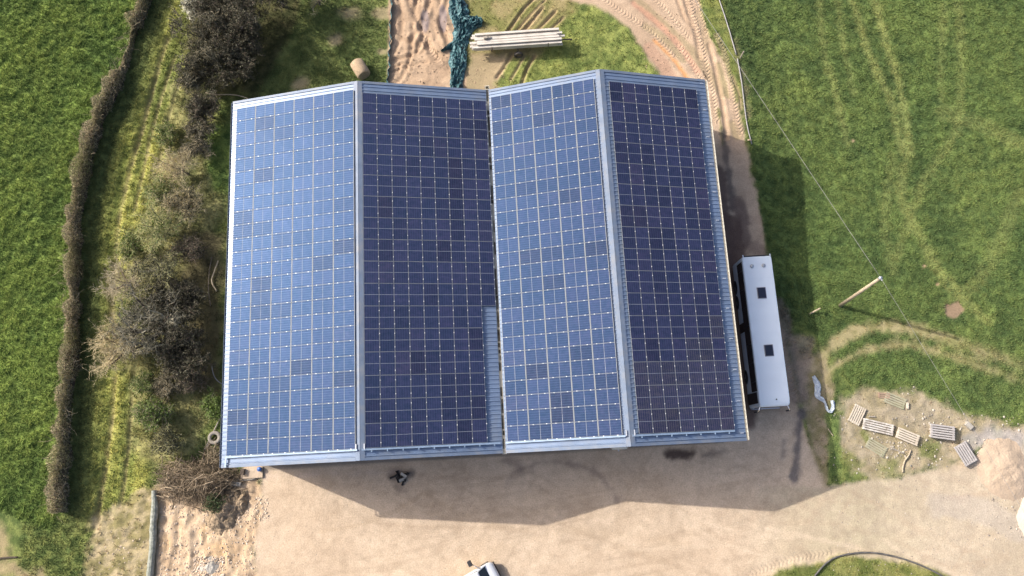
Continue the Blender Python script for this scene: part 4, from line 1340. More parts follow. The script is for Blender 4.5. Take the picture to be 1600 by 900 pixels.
# ================================================================== ROUND BALE
c = atv(563, 108, 0.65)
root = empty('round_bale', (c.x, c.y, 0), math.radians(-62))
tag(root, 'round straw bale lying on its side behind the left barn ridge', 'bale')
b = MB(); n = 36; V = []
prof = [(-.80, .48), (-.795, .61), (-.76, .65), (-.2, .665), (.2, .665), (.76, .65), (.795, .61), (.80, .48)]
for k in range(n):
    a = 2 * math.pi * k / n
    j = 1 + .015 * math.sin(5 * a) + rr.uniform(-.008, .008)
    V += [(x, r * j * math.cos(a), .66 + r * j * math.sin(a)) for x, r in prof]
q = len(prof)
b.add(V, [(k * q + i, k * q + i + 1, ((k + 1) % n) * q + i + 1, ((k + 1) % n) * q + i) for k in range(n) for i in range(q - 1)])
b.build('straw_roll', M['straw'], root, True)
for s in (0, q - 1):
    b = MB(); sx = prof[s][0]; V = [V_e for V_e in ([(sx, r * math.cos(2 * math.pi * k / n), .66 + r * math.sin(2 * math.pi * k / n)) for r in (.49, .3, .12) for k in range(n)])]
    V = [(x + (0.02 if sx > 0 else -.02) * ((i // n) % 2), y, z) for i, (x, y, z) in enumerate(V)]
    b.add(V, [(r * n + k, r * n + (k + 1) % n, (r + 1) * n + (k + 1) % n, (r + 1) * n + k) for r in range(2) for k in range(n)] + [tuple(2 * n + k for k in range(n))])
    b.build('bale_end', M['straw_end'], root, True)

# ================================================================== CRUMPLED SHEETS
def crumpled(name, label, cat, px, widths, material, seed, amp=0.35, nu=80, nv=22, lift=0.05, folds=2.0, flat=None):
    P = smooth_path(px, 8)
    P = np.array([at(*p)[:2] for p in P])
    seg = np.r_[0, np.cumsum(np.hypot(*np.diff(P, axis=0).T))]
    u = np.linspace(0, seg[-1], nu)
    cx = np.interp(u, seg, P[:, 0]); cy = np.interp(u, seg, P[:, 1])
    tx = np.gradient(cx); ty = np.gradient(cy); tl = np.hypot(tx, ty); tx /= tl; ty /= tl
    w = np.interp(np.linspace(0, 1, nu), np.linspace(0, 1, len(widths)), widths)
    v = np.linspace(-1, 1, nv)
    UU, VV = np.meshgrid(u, v, indexing='ij'); WW = np.repeat(w[:, None], nv, 1)
    r1 = fbm(UU * folds, VV * 3, 0.9, seed, 4); r2 = fbm(UU * 1.2, VV * 2, 0.8, seed + 5, 3); r3 = vnoise(UU * 3.0, VV * 9, 1.0, seed + 9)
    off = VV * WW / 2 * (0.85 + 0.5 * (r2 - .5)) + (r1 - .5) * 0.5 * WW * (1 - VV ** 2) * 0.6
    x = cx[:, None] - ty[:, None] * off + (r3 - .5) * .12; y = cy[:, None] + tx[:, None] * off + (r1 - .5) * .12
    edge = 1 - VV ** 4
    z = lift + amp * edge * (0.15 + np.abs(r1 - .5) * 2.0 + 0.5 * (r3 - .2) * .6)
    z = z + H[gi(x.ravel(), y.ravel())].reshape(z.shape)
    o0 = np.array([cx[0], cy[0], 0])
    V = np.stack([x, y, z], -1).reshape(-1, 3) - o0
    i = np.arange(nu * nv).reshape(nu, nv)
    Fq = np.stack([i[:-1, :-1], i[1:, :-1], i[1:, 1:], i[:-1, 1:]], -1).reshape(-1, 4)
    me = np_mesh(name, V, Fq, [material], smooth=False)
    o = link(name, me); o.location = o0
    md = o.modifiers.new('thick', 'SOLIDIFY'); md.thickness = 0.02; md.offset = -1
    return tag(o, label, cat)


crumpled('netting', 'crumpled dark teal netting heaped between the soil plot and the trailer', 'netting', [(706, -30), (714, 5), (718, 25), (722, 50), (718, 75), (716, 100), (713, 125), (711, 150)], [1.2, 1.6, 2.3, 2.1, 1.7, 1.9, 1.5, 1.5], M['netting'], 3, 0.65, 130, 34)
crumpled('netting', 'dark teal netting lobe bulging right beside the heap above the trailer', 'netting', [(712, 42), (728, 38), (742, 36), (754, 38)], [1.9, 2.3, 1.9, .7], M['netting'], 8, 0.85, 60, 34)
crumpled('netting', 'small teal netting tail pulled left over the bare soil', 'netting', [(718, 70), (706, 72), (696, 78), (690, 82)], [1.2, .9, .5, .25], M['netting'], 14, 0.5, 36, 20)
crumpled('plastic_sheet', 'twisted pale grey plastic sheet lying by the verge near the coach', 'plastic sheet', [(1270, 588), (1277, 602), (1277, 618), (1286, 626), (1292, 640), (1298, 643), (1301, 634), (1299, 626)], [.35, .6, .75, .4, .26, .26, .38, .3], M['plastic_sheet'], 21, 0.28, 90, 14, 0.05, 3.0)

# low silt fence down the left side of the soil plot
P = [Vector(at(*p)) for p in smooth_path([(612, -60), (611, 0), (610, 50), (608, 90), (606, 128), (603, 160)], 10)]
root = empty('silt_fence', (P[-1].x, P[-1].y, 0))
tag(root, 'low dark green silt fence along the left edge of the soil plot', 'fence')
b = MB(); V = []
for i, p in enumerate(P):
    wv = .07 * math.sin(i * 1.7) + .05 * math.sin(i * .6)
    V += [(p.x + wv - P[-1].x, p.y - P[-1].y, 0), (p.x + wv * 1.4 + .10 - P[-1].x, p.y - P[-1].y, .42 + .10 * math.sin(i * 1.1))]
b.add(V, [(2 * i, 2 * i + 1, 2 * i + 3, 2 * i + 2) for i in range(len(P) - 1)])
o = b.build('mesh_sheet', M['netting'], root, True); md = o.modifiers.new('thick', 'SOLIDIFY'); md.thickness = .025
for i in range(2, len(P), 9):
    b = MB(); b.tube([(P[i].x - P[-1].x, P[i].y - P[-1].y, -.1), (P[i].x - P[-1].x + .03, P[i].y - P[-1].y, .75)], .035, 7); b.build('stake', M['wood_grey'], root)

# ================================================================== CONCRETE SLATS
def slat_unit(px, size, rot_deg, nb, label, z0=0.0, layers=1, name='cattle_floor_grid', material=None, cross=False):
    p = atv(*px, z0 + .1); p.z = hz(p) + z0
    root = empty(name, p, math.radians(rot_deg))
    tag(root, label, 'floor grid')
    l, w = size
    pitch = w / nb
    mt = material or M['concrete']
    for k in range(nb):
        y = -w / 2 + pitch * (k + .5)
        b = MB(); hw = pitch * .36
        jx = rr.uniform(-.012, .012)
        V = [(-l / 2 + jx, y - hw * .6, 0), (-l / 2 + jx, y + hw * .6, 0), (-l / 2 + jx, y + hw, .14), (-l / 2 + jx, y - hw, .14)]
        V += [(-v[0] + 2 * jx, v[1], v[2]) for v in V]
        b.add(V, [(0, 1, 2, 3), (7, 6, 5, 4), (0, 4, 5, 1), (1, 5, 6, 2), (2, 6, 7, 3), (3, 7, 4, 0)])
        b.build('slat', mt, root, bevel=.012)
    for s in (-1, 1):
        b = MB(); b.box((s * (l / 2 - .10), 0, .06), (.13, w - pitch * .3, .10)); b.build('end_bar', mt, root)
    return root


PALE = mat('pale_slat_concrete', (0.58, 0.51, 0.41), 0.9, var=0.15, scale=3, dirt=(0.34, 0.28, 0.20), dscale=1.8, damt=0.5)
WHITE = mat('limewashed_slat', (0.60, 0.56, 0.50), 0.9, var=0.18, scale=3, dirt=(0.25, 0.20, 0.16), dscale=2.4, damt=0.8)
MOSSY = mat('mossy_slat_concrete', (0.36, 0.34, 0.24), 0.9, var=0.18, scale=3, dirt=(0.20, 0.21, 0.11), dscale=1.6, damt=0.6)
GREYB = mat('blue_grey_slat_concrete', (0.42, 0.39, 0.37), 0.9, var=0.14, scale=3, dirt=(0.26, 0.24, 0.23), dscale=1.8, damt=0.5)


def deg(p, q):
    a, b_ = at(*p), at(*q); return math.degrees(math.atan2(b_[1] - a[1], b_[0] - a[0]))


slat_unit((1339, 648), (1.62, 1.05), deg((1332, 664), (1346, 634)), 6, 'upright running pale slat panel with six bars, leftmost of the pieces', 0.05, material=PALE)
slat_unit((1372, 667), (2.55, .98), deg((1346, 662), (1398, 674)), 5, 'longest slat panel, patched with white lime, right of the six bar panel', 0.12, material=WHITE)
slat_unit((1418, 682), (1.85, .98), deg((1402, 676), (1436, 690)), 5, 'pale grey slat panel lying right of the white patched one', 0.22, material=PALE)
slat_unit((1369, 699), (1.7, .95), deg((1354, 690), (1384, 708)), 5, 'mossy slat panel nearest the yard, sunk into stony soil', -0.03, material=MOSSY)
slat_unit((1399, 626), (1.75, .98), deg((1384, 620), (1416, 633)), 5, 'greenish slat panel farthest from the yard, beside the grass edge', 0.02, material=MOSSY)
slat_unit((1381, 618), (1.0, .5), deg((1374, 617), (1388, 618)), 3, 'small brown slat piece half under the greenish slat panel', -0.06, material=mat('brown_slat', (0.34, 0.24, 0.17), .9, var=.2))
for k in range(4):
    slat_unit((1473, 675), (2.05 - .02 * k, 1.2), deg((1454, 673), (1492, 678)) + rr.uniform(-1, 1), 6, ['lowest', 'second lowest', 'third', 'top'][k] + ' slat panel in the tall stack left of the sand heap', .17 * k, material=GREYB)
for k in range(3):
    slat_unit((1509, 709), (1.75, 1.2), deg((1500, 694), (1519, 724)) + rr.uniform(-1, 1), 6, ['lowest', 'middle', 'top'][k] + ' slat panel in the tilted stack touching the sand heap', .17 * k, material=GREYB)


def block(px, s, rot, label, material, z=0.0, name='concrete_block', cat='block'):
    p = atv(*px); p.z = hz(p) + z
    b = MB(); b.box((0, 0, s[2] / 2), s, taper=.97)
    o = b.build(name, material, None, bevel=.02); o.location = p; o.rotation_euler = (0, rr.uniform(-.06, .06), math.radians(rot))
    return tag(o, label, cat)


block((1512, 665), (.62, .40, .3), -50, 'small pale concrete block above the tilted slat stack', M['concrete'])
block((1417, 634), (.18, .55, .2), -10, 'narrow pale block at the right end of the greenish slat', PALE)
block((1362, 651), (.55, .12, .12), -5, 'short dark timber offcut above the white patched slat', M['wood_grey'], cat='offcut')
lying_tube('fallen_branch', 'bare curved branch lying at the yard edge below the slats', 'branch', [(1422, 703), (1418, 712), (1413, 720), (1410, 730), (1409, 738)], .07, M['wood_pole'], .04)
lying_tube('fallen_branch', 'brown stick lying beside the mossy slat panel', 'branch', [(1392, 700), (1402, 704), (1412, 709)], .05, M['wood_grey'], .03)
lying_tube('fallen_branch', 'thin pale branch near the grass strip left of the slats', 'branch', [(1293, 670), (1298, 677), (1301, 681)], .04, M['wood_pole'], .05)


# ================================================================== HEAPS
def heap(name, label, px, rx, ry, h, material, seed, rot=0.0, rough=0.12, n=64, power=1.3):
    p = atv(*px); z0 = hz(p) - .12
    r = np.linspace(0, 1, 26); a = np.linspace(0, 2 * math.pi, n, endpoint=False)
    RR, AA = np.meshgrid(r, a, indexing='ij')
    k = 1 + .16 * (vnoise(np.cos(AA) * 1.2 + 9, np.sin(AA) * 1.2 + 9, 1.0, seed) - .5)
    x = RR * rx * k * np.cos(AA); y = RR * ry * k * np.sin(AA)
    z = h * (1 - RR ** power) ** 1.15 if power < 1.6 else h * (1 - RR ** 2) ** 1.3
    z = z * (1 + .6 * (fbm(x + 30, y + 30, 1.3, seed + 2) - .5)) + (fbm(x + 50, y + 50, .5, seed + 4) - .5) * rough * (1 - RR ** 3)
    edge = 1 + .10 * (fbm(x + 70, y + 70, .7, seed + 6) - .5) * RR ** 4 * 4
    x = x * edge; y = y * edge
    z[-1] = -0.05
    V = np.stack([x, y, z], -1).reshape(-1, 3)
    i = np.arange(26 * n).reshape(26, n); j = np.roll(i, -1, 1)
    Fq = np.stack([i[:-1], i[1:], j[1:], j[:-1]], -1).reshape(-1, 4)
    me = np_mesh(name, V, Fq, [material], smooth=True)
    o = link(name, me); o.location = (p.x, p.y, z0); o.rotation_euler = (0, 0, rot)
    return tag(o, label, 'heap')


heap('sand_heap', 'rounded brown sand heap beside the tilted slat stack', (1570, 734), 2.5, 3.2, .55, M['sand'], 3, .3, .16, 96, 2.0)
heap('aggregate_heap', 'pale cream aggregate heap at the right edge of the yard', (1622, 812), 1.9, 2.5, .55, M['lime'], 5, -.3, .10, 64, 2.0)
heap('earth_mound', 'dug earth mound with roots below the brush heap', (350, 793), 1.8, 2.5, .85, M['earth'], 7, -.5, .9, 96)
heap('earth_mound', 'lower crumbly earth bank beside the yard edge', (378, 782), .8, 1.4, .7, M['earth'], 9, -.1, .7, 64)
heap('stone_heap', 'low heap of white rubble stones at the bottom left', (326, 888), .9, 1.3, .28, M['concrete'], 11, 0, .35)


# ================================================================== STONES
def stones(name, label, spots, seed, base):
    r = np.random.default_rng(seed)
    ico = np.array([(0, 0, 1), (.9, 0, .1), (.28, .85, .05), (-.72, .53, .12), (-.72, -.53, 0), (.28, -.85, .1), (0, 0, -.6)])
    tri = np.array([(0, 1, 2), (0, 2, 3), (0, 3, 4), (0, 4, 5), (0, 5, 1), (6, 2, 1), (6, 3, 2), (6, 4, 3), (6, 5, 4), (6, 1, 5)])
    Vs, Fs, Cs = [], [], []
    for (u0, v0, u1, v1, n, smin, smax) in spots:
        for _ in range(n):
            p = at(r.uniform(u0, u1), r.uniform(v0, v1))
            s = smin + (smax - smin) * r.random() ** 3
            v = ico * (1 + r.uniform(-.25, .25, (7, 1))) * np.array([s, s * r.uniform(.6, 1), s * r.uniform(.4, .8)])
            a = r.uniform(0, 6.28); c, sn = math.cos(a), math.sin(a)
            v = np.stack([v[:, 0] * c - v[:, 1] * sn, v[:, 0] * sn + v[:, 1] * c, v[:, 2]], 1)
            v += np.array([p[0], p[1], hz(p) + s * .15])
            Fs.append(tri + 7 * len(Vs)); Vs.append(v)
            Cs.append(np.repeat(np.array(base)[None] * r.uniform(.55, 1.15), 7, 0))
    me = np_mesh(name, np.concatenate(Vs), np.concatenate(Fs), [M['stone']], colors=np.concatenate(Cs))
    tag(link(name, me), label, 'stones', kind='stuff')


stones('loose_stones', 'loose pale stones strewn around the concrete slats', [(1300, 640, 1480, 740, 190, .03, .14), (1375, 690, 1420, 716, 70, .05, .15), (1440, 645, 1600, 690, 130, .03, .17), (1390, 605, 1440, 640, 20, .04, .12), (1520, 690, 1560, 720, 50, .04, .14)], 4, (.48, .43, .36))
stones('loose_stones', 'broken stones and clods on the orange soil near the log', [(250, 790, 400, 900, 1500, .02, .12), (300, 870, 350, 905, 320, .06, .18), (398, 775, 420, 815, 140, .04, .12), (150, 820, 235, 900, 150, .03, .1)], 5, (.66, .54, .42))
stones('loose_stones', 'scattered grit and pebbles on the beige yard', [(420, 740, 1300, 900, 1300, .015, .05), (1300, 745, 1600, 900, 900, .02, .07), (1540, 770, 1600, 850, 60, .04, .14)], 6, (.46, .40, .33))
stones('soil_clods', 'lumps of soil thrown up along the ruts behind the barn', [(608, 0, 722, 130, 420, .03, .13), (1000, 20, 1070, 115, 200, .03, .1), (735, 90, 790, 138, 80, .03, .1)], 8, (.40, .29, .20))


# ================================================================== TREES AND SCRUB
def prisms(segs, cols, sides=3):
    """segs: (n, 8) = p0 xyz, p1 xyz, r0, r1 -> thin tapered prisms"""
    S = np.asarray(segs, float); n = len(S)
    p0, p1, r0, r1 = S[:, :3], S[:, 3:6], S[:, 6], S[:, 7]
    d = p1 - p0; d /= np.linalg.norm(d, axis=1, keepdims=True) + 1e-9
    ref = np.where(np.abs(d[:, 2:3]) > .9, np.array([[1., 0, 0]]), np.array([[0, 0, 1.]]))
    a = np.cross(d, ref); a /= np.linalg.norm(a, axis=1, keepdims=True) + 1e-9
    b = np.cross(a, d)
    V = np.zeros((n, 2 * sides, 3))
    for k in range(sides):
        c, s = math.cos(2 * math.pi * k / sides), math.sin(2 * math.pi * k / sides)
        o = a * c + b * s
        V[:, k] = p0 + o * r0[:, None]; V[:, sides + k] = p1 + o * r1[:, None]
    base = (np.arange(n) * 2 * sides)[:, None]
    Fs = np.concatenate([base + np.array([k, (k + 1) % sides, sides + (k + 1) % sides, sides + k]) for k in range(sides)])
    return V.reshape(-1, 3), Fs, np.repeat(np.asarray(cols), 2 * sides, 0)


def leaves(pts, size, cols, r, up=0.3):
    """small leaf-shaped quads at pts"""
    n = len(pts)
    a = r.normal(size=(n, 3)); a[:, 2] *= .6; a /= np.linalg.norm(a, axis=1, keepdims=True)
    b = r.normal(size=(n, 3)); b -= a * (a * b).sum(1, keepdims=True); b /= np.linalg.norm(b, axis=1, keepdims=True)
    s = size * (0.6 + .8 * r.random(n))[:, None]
    V = np.stack([pts - a * s, pts - b * s * .45, pts + a * s, pts + b * s * .45], 1).reshape(-1, 3)
    return V, np.arange(4 * n).reshape(n, 4), np.repeat(cols, 4, 0)


def grow(seed, R, Ht, n_limb=8, n_br=7, n_tw=7, n_sp=4, spread=1.0, trunk_h=0.3, tr=0.13, stems=1):
    """bare deciduous crown: trunk, limbs, branches, twigs and sprays -> (wood segments, twig segments)"""
    r = np.random.default_rng(seed)
    wood, twig = [], []

    def run(p, d, L_, r0, k, wander, lst, upb=0.0):
        pts = [p]; st = L_ / k
        for i in range(k):
            d = d + r.normal(size=3) * wander + np.array([0, 0, upb]); d /= np.linalg.norm(d)
            q = pts[-1] + d * st
            if q[2] < .08: q[2] = .08 + .05 * r.random()
            lst.append((*pts[-1], *q, r0 * (1 - i / k * .6), r0 * (1 - (i + 1) / k * .6)))
            pts.append(q)
        return pts, d
    for st in range(stems):
        o = np.array([r.normal() * .25, r.normal() * .25, 0]) * (stems > 1)
        d0 = np.array([r.normal() * .15, r.normal() * .15, 1.])
        tp, td = run(o, d0, Ht * trunk_h, tr, 3, .08, wood)
        for i in range(n_limb):
            az = 2 * math.pi * (i + r.random() * .7) / n_limb
            el = r.uniform(.25, 1.25)
            d1 = np.array([math.cos(az) * math.cos(el) * spread, math.sin(az) * math.cos(el) * spread, math.sin(el)])
            L1 = min(R * r.uniform(.75, 1.05) / max(math.cos(el) * spread, .35), (Ht - Ht * trunk_h) / max(math.sin(el), .25)) * .8
            p1, _ = run(tp[-1 - (i % 2)], d1, L1, tr * .55, 5, .14, wood, .03)
            for j in range(n_br):
                t = r.uniform(.2, 1.0); q = p1[int(t * 5) if t < 1 else 5]
                d2 = r.normal(size=3); d2[2] = abs(d2[2]) * .7 + .1; d2 = d2 / np.linalg.norm(d2) + d1 * .7; d2 /= np.linalg.norm(d2)
                p2, _ = run(q, d2, R * r.uniform(.3, .55), tr * .22, 4, .22, wood if n_br < 5 else twig, .02)
                for k in range(n_tw):
                    q2 = p2[r.integers(1, 5)]
                    d3 = r.normal(size=3); d3[2] = d3[2] * .6 + .25; d3 = d3 / np.linalg.norm(d3) + d2 * .6; d3 /= np.linalg.norm(d3)
                    p3, _ = run(q2, d3, R * r.uniform(.16, .34), .016, 3, .28, twig)
                    for m_ in range(n_sp):
                        q3 = p3[r.integers(1, 4)]
                        d4 = r.normal(size=3); d4 = d4 / np.linalg.norm(d4) + d3 * .7; d4 /= np.linalg.norm(d4)
                        run(q3, d4, r.uniform(.22, .5), .010, 2, .3, twig)
    return wood, twig, r


def tree(name, label, px, zc, R, Ht, seed, tone, wood_mat='bark', leaf=None, nleaf=0, group=None, cat='tree', dense=1.0, **kw):
    """crown centred where the photo shows it at height zc; the trunk stands below"""
    c = atv(px[0], px[1], zc); base = Vector((c.x, c.y, hz(c) - .05))
    R *= 1.16; Ht *= 1.14; nleaf = int(nleaf * 3.2)
    wood, twig, r = grow(seed, R, Ht, n_sp=max(2, int(round(4 * dense))), **kw)
    root = empty(name, base)
    tag(root, label, cat, group)
    V, Fs, _ = prisms(wood, np.zeros((len(wood), 3)), 5)
    link('trunk', np_mesh('trunk', V, Fs, [M[wood_mat]], smooth=True), root)
    tc = np.array(tone)[None] * (.6 + .8 * r.random(len(twig)))[:, None]
    V, Fs, C = prisms(twig, tc, 3)
    link('crown', np_mesh('crown', V, Fs, [M['twig']], colors=C), root)
    if leaf is not None and nleaf:
        T = np.asarray(twig)
        pick = r.integers(0, len(T), nleaf)
        pts = T[pick, 3:6] + r.normal(size=(nleaf, 3)) * .09
        lc = np.array(leaf)[None] * (.45 + 1.1 * r.random(nleaf))[:, None]
        V, Fs, C = leaves(pts, .085, lc, r)
        link('foliage', np_mesh('foliage', V, Fs, [M['leaf']], colors=C), root)
    return root


TAN = (.52, .44, .27); OLIVE = (.45, .43, .22); GREYT = (.39, .335, .23); DARK = (.21, .165, .13)
IVY = (.080, .075, .045); GRN = (.11, .16, .035)
SC = 'bare trees and scrub along the left barn'
# dark ivy-clad group behind the left barn's corner
tree('ivy_tree', 'dark ivy clad tree at the top edge, tallest of the thicket', (352, 8), 3.6, 3.0, 6.4, 11, DARK, 'bark_dark', IVY, 5200, SC, n_limb=9, dense=1.2)
tree('ivy_tree', 'dark tree with grey sunlit twigs on the left of the thicket', (326, 62), 3.2, 2.6, 5.6, 12, GREYT, 'bark_dark', IVY, 3600, SC, n_limb=9, dense=1.2)
tree('ivy_tree', 'dark tree at the heart of the thicket in deep shade', (378, 50), 3.0, 2.6, 5.4, 13, DARK, 'bark_dark', IVY, 4200, SC, n_limb=9, dense=1.2)
tree('ivy_tree', 'lower grey twigged tree at the bottom of the thicket', (312, 108), 2.4, 2.0, 4.2, 14, GREYT, 'bark_dark', IVY, 2200, SC, n_limb=8, dense=1.0)
tree('ivy_tree', 'dark tree nearest the barn in the thicket', (362, 100), 2.4, 2.1, 4.4, 15, DARK, 'bark_dark', IVY, 3000, SC, n_limb=8, dense=1.0)
tree('ivy_tree', 'dark tree cut by the top edge right of the thicket', (425, -20), 3.2, 2.6, 5.6, 16, DARK, 'bark_dark', IVY, 3200, SC, n_limb=9, dense=1.0)
tree('blossom_bush', 'small whitish blossoming bush at the top edge', (306, 8), 1.6, 1.0, 2.6, 17, (.42, .38, .30), 'bark', (.62, .60, .48), 2200, SC, 'bush', n_limb=6, n_br=6, dense=.8, stems=1)
tree('bare_tree', 'thin bare tree leaning in at the top edge right of the thicket', (490, -12), 2.0, 1.8, 3.6, 18, TAN, 'bark', None, 0, SC, n_limb=5, n_br=5, n_tw=5, dense=.6)
# scrub along the barn
tree('thorn_bush', 'dark thorn bush just below the pale pipe', (322, 172), 1.7, 1.6, 3.2, 21, DARK, 'bark_dark', IVY, 1600, SC, 'bush', n_limb=8, n_br=6, stems=1)
tree('thorn_bush', 'small dark thorn bush near the back left barn corner', (312, 196), 1.4, 1.2, 2.6, 22, GREYT, 'bark_dark', IVY, 900, SC, 'bush', n_limb=7, n_br=6)
tree('thorn_bush', 'low brown thorn bush left of the green patch', (306, 226), 1.2, 1.2, 2.2, 23, GREYT, 'bark_dark', IVY, 500, SC, 'bush', n_limb=7, n_br=6)
tree('bare_bush', 'wide tan bare bush above the middle of the scrub', (282, 262), 1.5, 2.2, 2.9, 24, TAN, 'bark', None, 0, SC, 'bush', n_limb=9, n_br=6, spread=1.3)
tree('bare_bush', 'tan bare bush with dark shaded side beside the barn', (292, 318), 1.6, 2.0, 3.0, 25, TAN, 'bark', IVY, 500, SC, 'bush', n_limb=9, n_br=6, spread=1.2)
tree('bare_bush', 'rounded olive bare bush left of the barn middle', (248, 358), 1.8, 2.4, 3.4, 26, OLIVE, 'bark', GRN, 500, SC, 'bush', n_limb=9, n_br=7, spread=1.2, dense=1.1)
tree('bare_bush', 'pale straggling bush reaching over the hedge shadow', (188, 436), 1.7, 2.3, 3.2, 27, (.46, .40, .28), 'bark', None, 0, SC, 'bush', n_limb=9, n_br=6, spread=1.4)
tree('bare_tree', 'olive bare tree between two dark limbs in the scrub', (252, 428), 2.2, 2.2, 4.2, 28, OLIVE, 'bark_dark', IVY, 1200, SC, n_limb=8, n_br=7, dense=1.2)
tree('bare_tree', 'largest bare tree with grey crown and long dark limbs', (246, 508), 3.0, 3.2, 5.9, 29, (.34, .31, .23), 'bark_dark', IVY, 1400, SC, n_limb=11, n_br=8, tr=.30, dense=1.1)
tree('bare_tree', 'spreading tan bare tree leaning towards the hedge', (186, 542), 2.2, 2.9, 3.8, 30, TAN, 'bark_dark', None, 0, SC, n_limb=10, n_br=7, spread=1.4, tr=.24)
tree('bare_tree', 'dark twiggy tree in the shade next to the barn wall', (285, 548), 2.2, 2.2, 4.2, 31, DARK, 'bark_dark', IVY, 4000, SC, n_limb=10, n_br=8)
tree('bare_tree', 'dark twiggy tree behind the largest bare tree', (282, 470), 2.2, 2.1, 4.2, 32, DARK, 'bark_dark', IVY, 4000, SC, n_limb=10, n_br=8)
tree('bramble_bush', 'low bramble bush with a few green leaves above the tyre', (246, 650), 1.0, 1.5, 2.0, 33, GREYT, 'bark', GRN, 1300, SC, 'bush', n_limb=8, n_br=6, spread=1.2)
tree('bramble_bush', 'dark low bramble bush beside the brush heap', (262, 690), 1.0, 1.4, 1.9, 34, OLIVE, 'bark_dark', IVY, 900, SC, 'bush', n_limb=8, n_br=6, spread=1.2)
tree('leafy_bush', 'green leafy bush against the left barn wall', (334, 636), .7, 1.0, 1.4, 35, GREYT, 'bark', GRN, 2200, SC, 'bush', n_limb=7, n_br=6, spread=1.2)
tree('bramble_bush', 'small grey bramble between the grass strip and the tyre', (226, 600), .9, 1.1, 1.6, 36, OLIVE, 'bark', GRN, 500, SC, 'bush', n_limb=7, n_br=5, spread=1.3)

for k, (u, v, R_, t_, lf, lb) in enumerate(((262, 212, 1.2, OLIVE, GRN, 'low olive bush below the forked wheel lines beside the thorn bushes'), (256, 302, 1.5, OLIVE, GRN, 'loose olive bush above the rounded one'), (212, 388, 1.5, OLIVE, GRN, 'low olive bush on the edge of the grass strip'),
                                            (215, 486, 1.5, OLIVE, GRN, 'pale olive bush above the spreading tan tree'), (300, 395, 1.5, DARK, IVY, 'dark low bush by the two forked branches'), (262, 600, 1.3, GREYT, IVY, 'dark low bush right of the small grey bramble'), (300, 590, 1.4, DARK, IVY, 'dark bush in the shade above the leafy one'), (226, 640, 1.0, OLIVE, GRN, 'small olive bush on the grass left of the bramble'))):
    tree('bare_bush', lb, (u, v), .9, R_, R_ * 1.4, 60 + k, t_, 'bark', lf, 600, SC, 'bush', n_limb=8, n_br=6, spread=1.3)

# ------------------------------------------------------------------ trimmed hedge
r = np.random.default_rng(40)
HP = np.array([at(*p)[:2] for p in smooth_path([(262, -120), (246, -50), (234, 0), (207, 75), (182, 150), (152, 215), (135, 290), (124, 360), (122, 450), (120, 540), (114, 620), (107, 700), (103, 770), (101, 800)], 6)])
sg = np.r_[0, np.cumsum(np.hypot(*np.diff(HP, axis=0).T))]
hl = sg[-1]
tan_ = np.gradient(HP, axis=0); tan_ /= np.linalg.norm(tan_, axis=1, keepdims=True)


def hedge_pts(n):
    u = r.uniform(0, hl, n)
    cx = np.interp(u, sg, HP[:, 0]); cy = np.interp(u, sg, HP[:, 1])
    tx = np.interp(u, sg, tan_[:, 0]); ty = np.interp(u, sg, tan_[:, 1])
    th_ = r.uniform(-math.pi * .15, math.pi * 1.15, n); rad = r.uniform(.1, 1.15, n) ** .6
    bul = .28 + 1.15 * vnoise(u, u * 0 + 3, 1.3, 91) ** 1.2 + .45 * (vnoise(u, u * 0 + 3, .5, 96) - .5) + .3 * (vnoise(u, u * 0 + 3, 4.0, 92) - .5)
    thin = vnoise(u, u * 0 + 7, .9, 93)
    gapk = sstep(.22, .36, vnoise(u, u * 0 + 5, 2.6, 99)); bul = bul * (.45 + .55 * gapk)
    wv = .46 * bul * rad * np.cos(th_); hv = .55 + 1.35 * np.sqrt(bul) * np.maximum(rad * np.sin(th_), -.4)
    hv *= (.95 + .45 * thin) * (.5 + .5 * gapk)
    wob = .5 * (vnoise(u, u * 0 + 1, 1.8, 94) - .5)
    x = cx - ty * (wv + wob); y = cy + tx * (wv + wob)
    return np.stack([x, y, np.maximum(hv, .05) + H[gi(x, y)]], 1), u


o0 = np.array([HP[-1, 0], HP[-1, 1], 0.0])
root = empty('hedge', tuple(o0))
tag(root, 'long narrow trimmed bare hedge dividing the left pasture from the scrub', 'hedge')
P_, u_ = hedge_pts(34000)
d_ = r.normal(size=P_.shape); d_[:, 2] = d_[:, 2] * .8 + .35; d_ /= np.linalg.norm(d_, axis=1, keepdims=True)
L_ = r.uniform(.12, .34, len(P_))[:, None]
seg = np.concatenate([P_ - d_ * L_ / 2 - o0, P_ + d_ * L_ / 2 - o0, np.full((len(P_), 1), .014), np.full((len(P_), 1), .007)], 1)
tn = vnoise(u_, u_ * 0, 1.6, 95)[:, None]
tc = ((1 - tn) * np.array([.52, .43, .29]) + tn * np.array([.34, .32, .15])) * (.4 + 1.0 * r.random(len(P_)))[:, None]
V, Fs, C = prisms(seg, tc, 3)
link('twigs', np_mesh('twigs', V, Fs, [M['twig']], colors=C), root)
P_, u_ = hedge_pts(46000)
V, Fs, C = leaves(P_ - o0, .06, np.where(r.random((len(P_), 1)) < .4 * vnoise(u_, u_ * 0 + 2, 2.2, 97)[:, None] + .1, np.array([[.13, .16, .05]]), np.array([[.24, .19, .12]])) * (.5 + r.random((len(P_), 1))), r)
link('leaves', np_mesh('leaves', V, Fs, [M['leaf']], colors=C), root)
cu = np.linspace(0, hl, 260); cv = np.linspace(0, math.pi, 11)  # solid core added inside the twigs to stop light passing through
CU, CV = np.meshgrid(cu, cv, indexing='ij')
bx = np.interp(CU, sg, HP[:, 0]); by = np.interp(CU, sg, HP[:, 1]); tx_ = np.interp(CU, sg, tan_[:, 0]); ty_ = np.interp(CU, sg, tan_[:, 1])
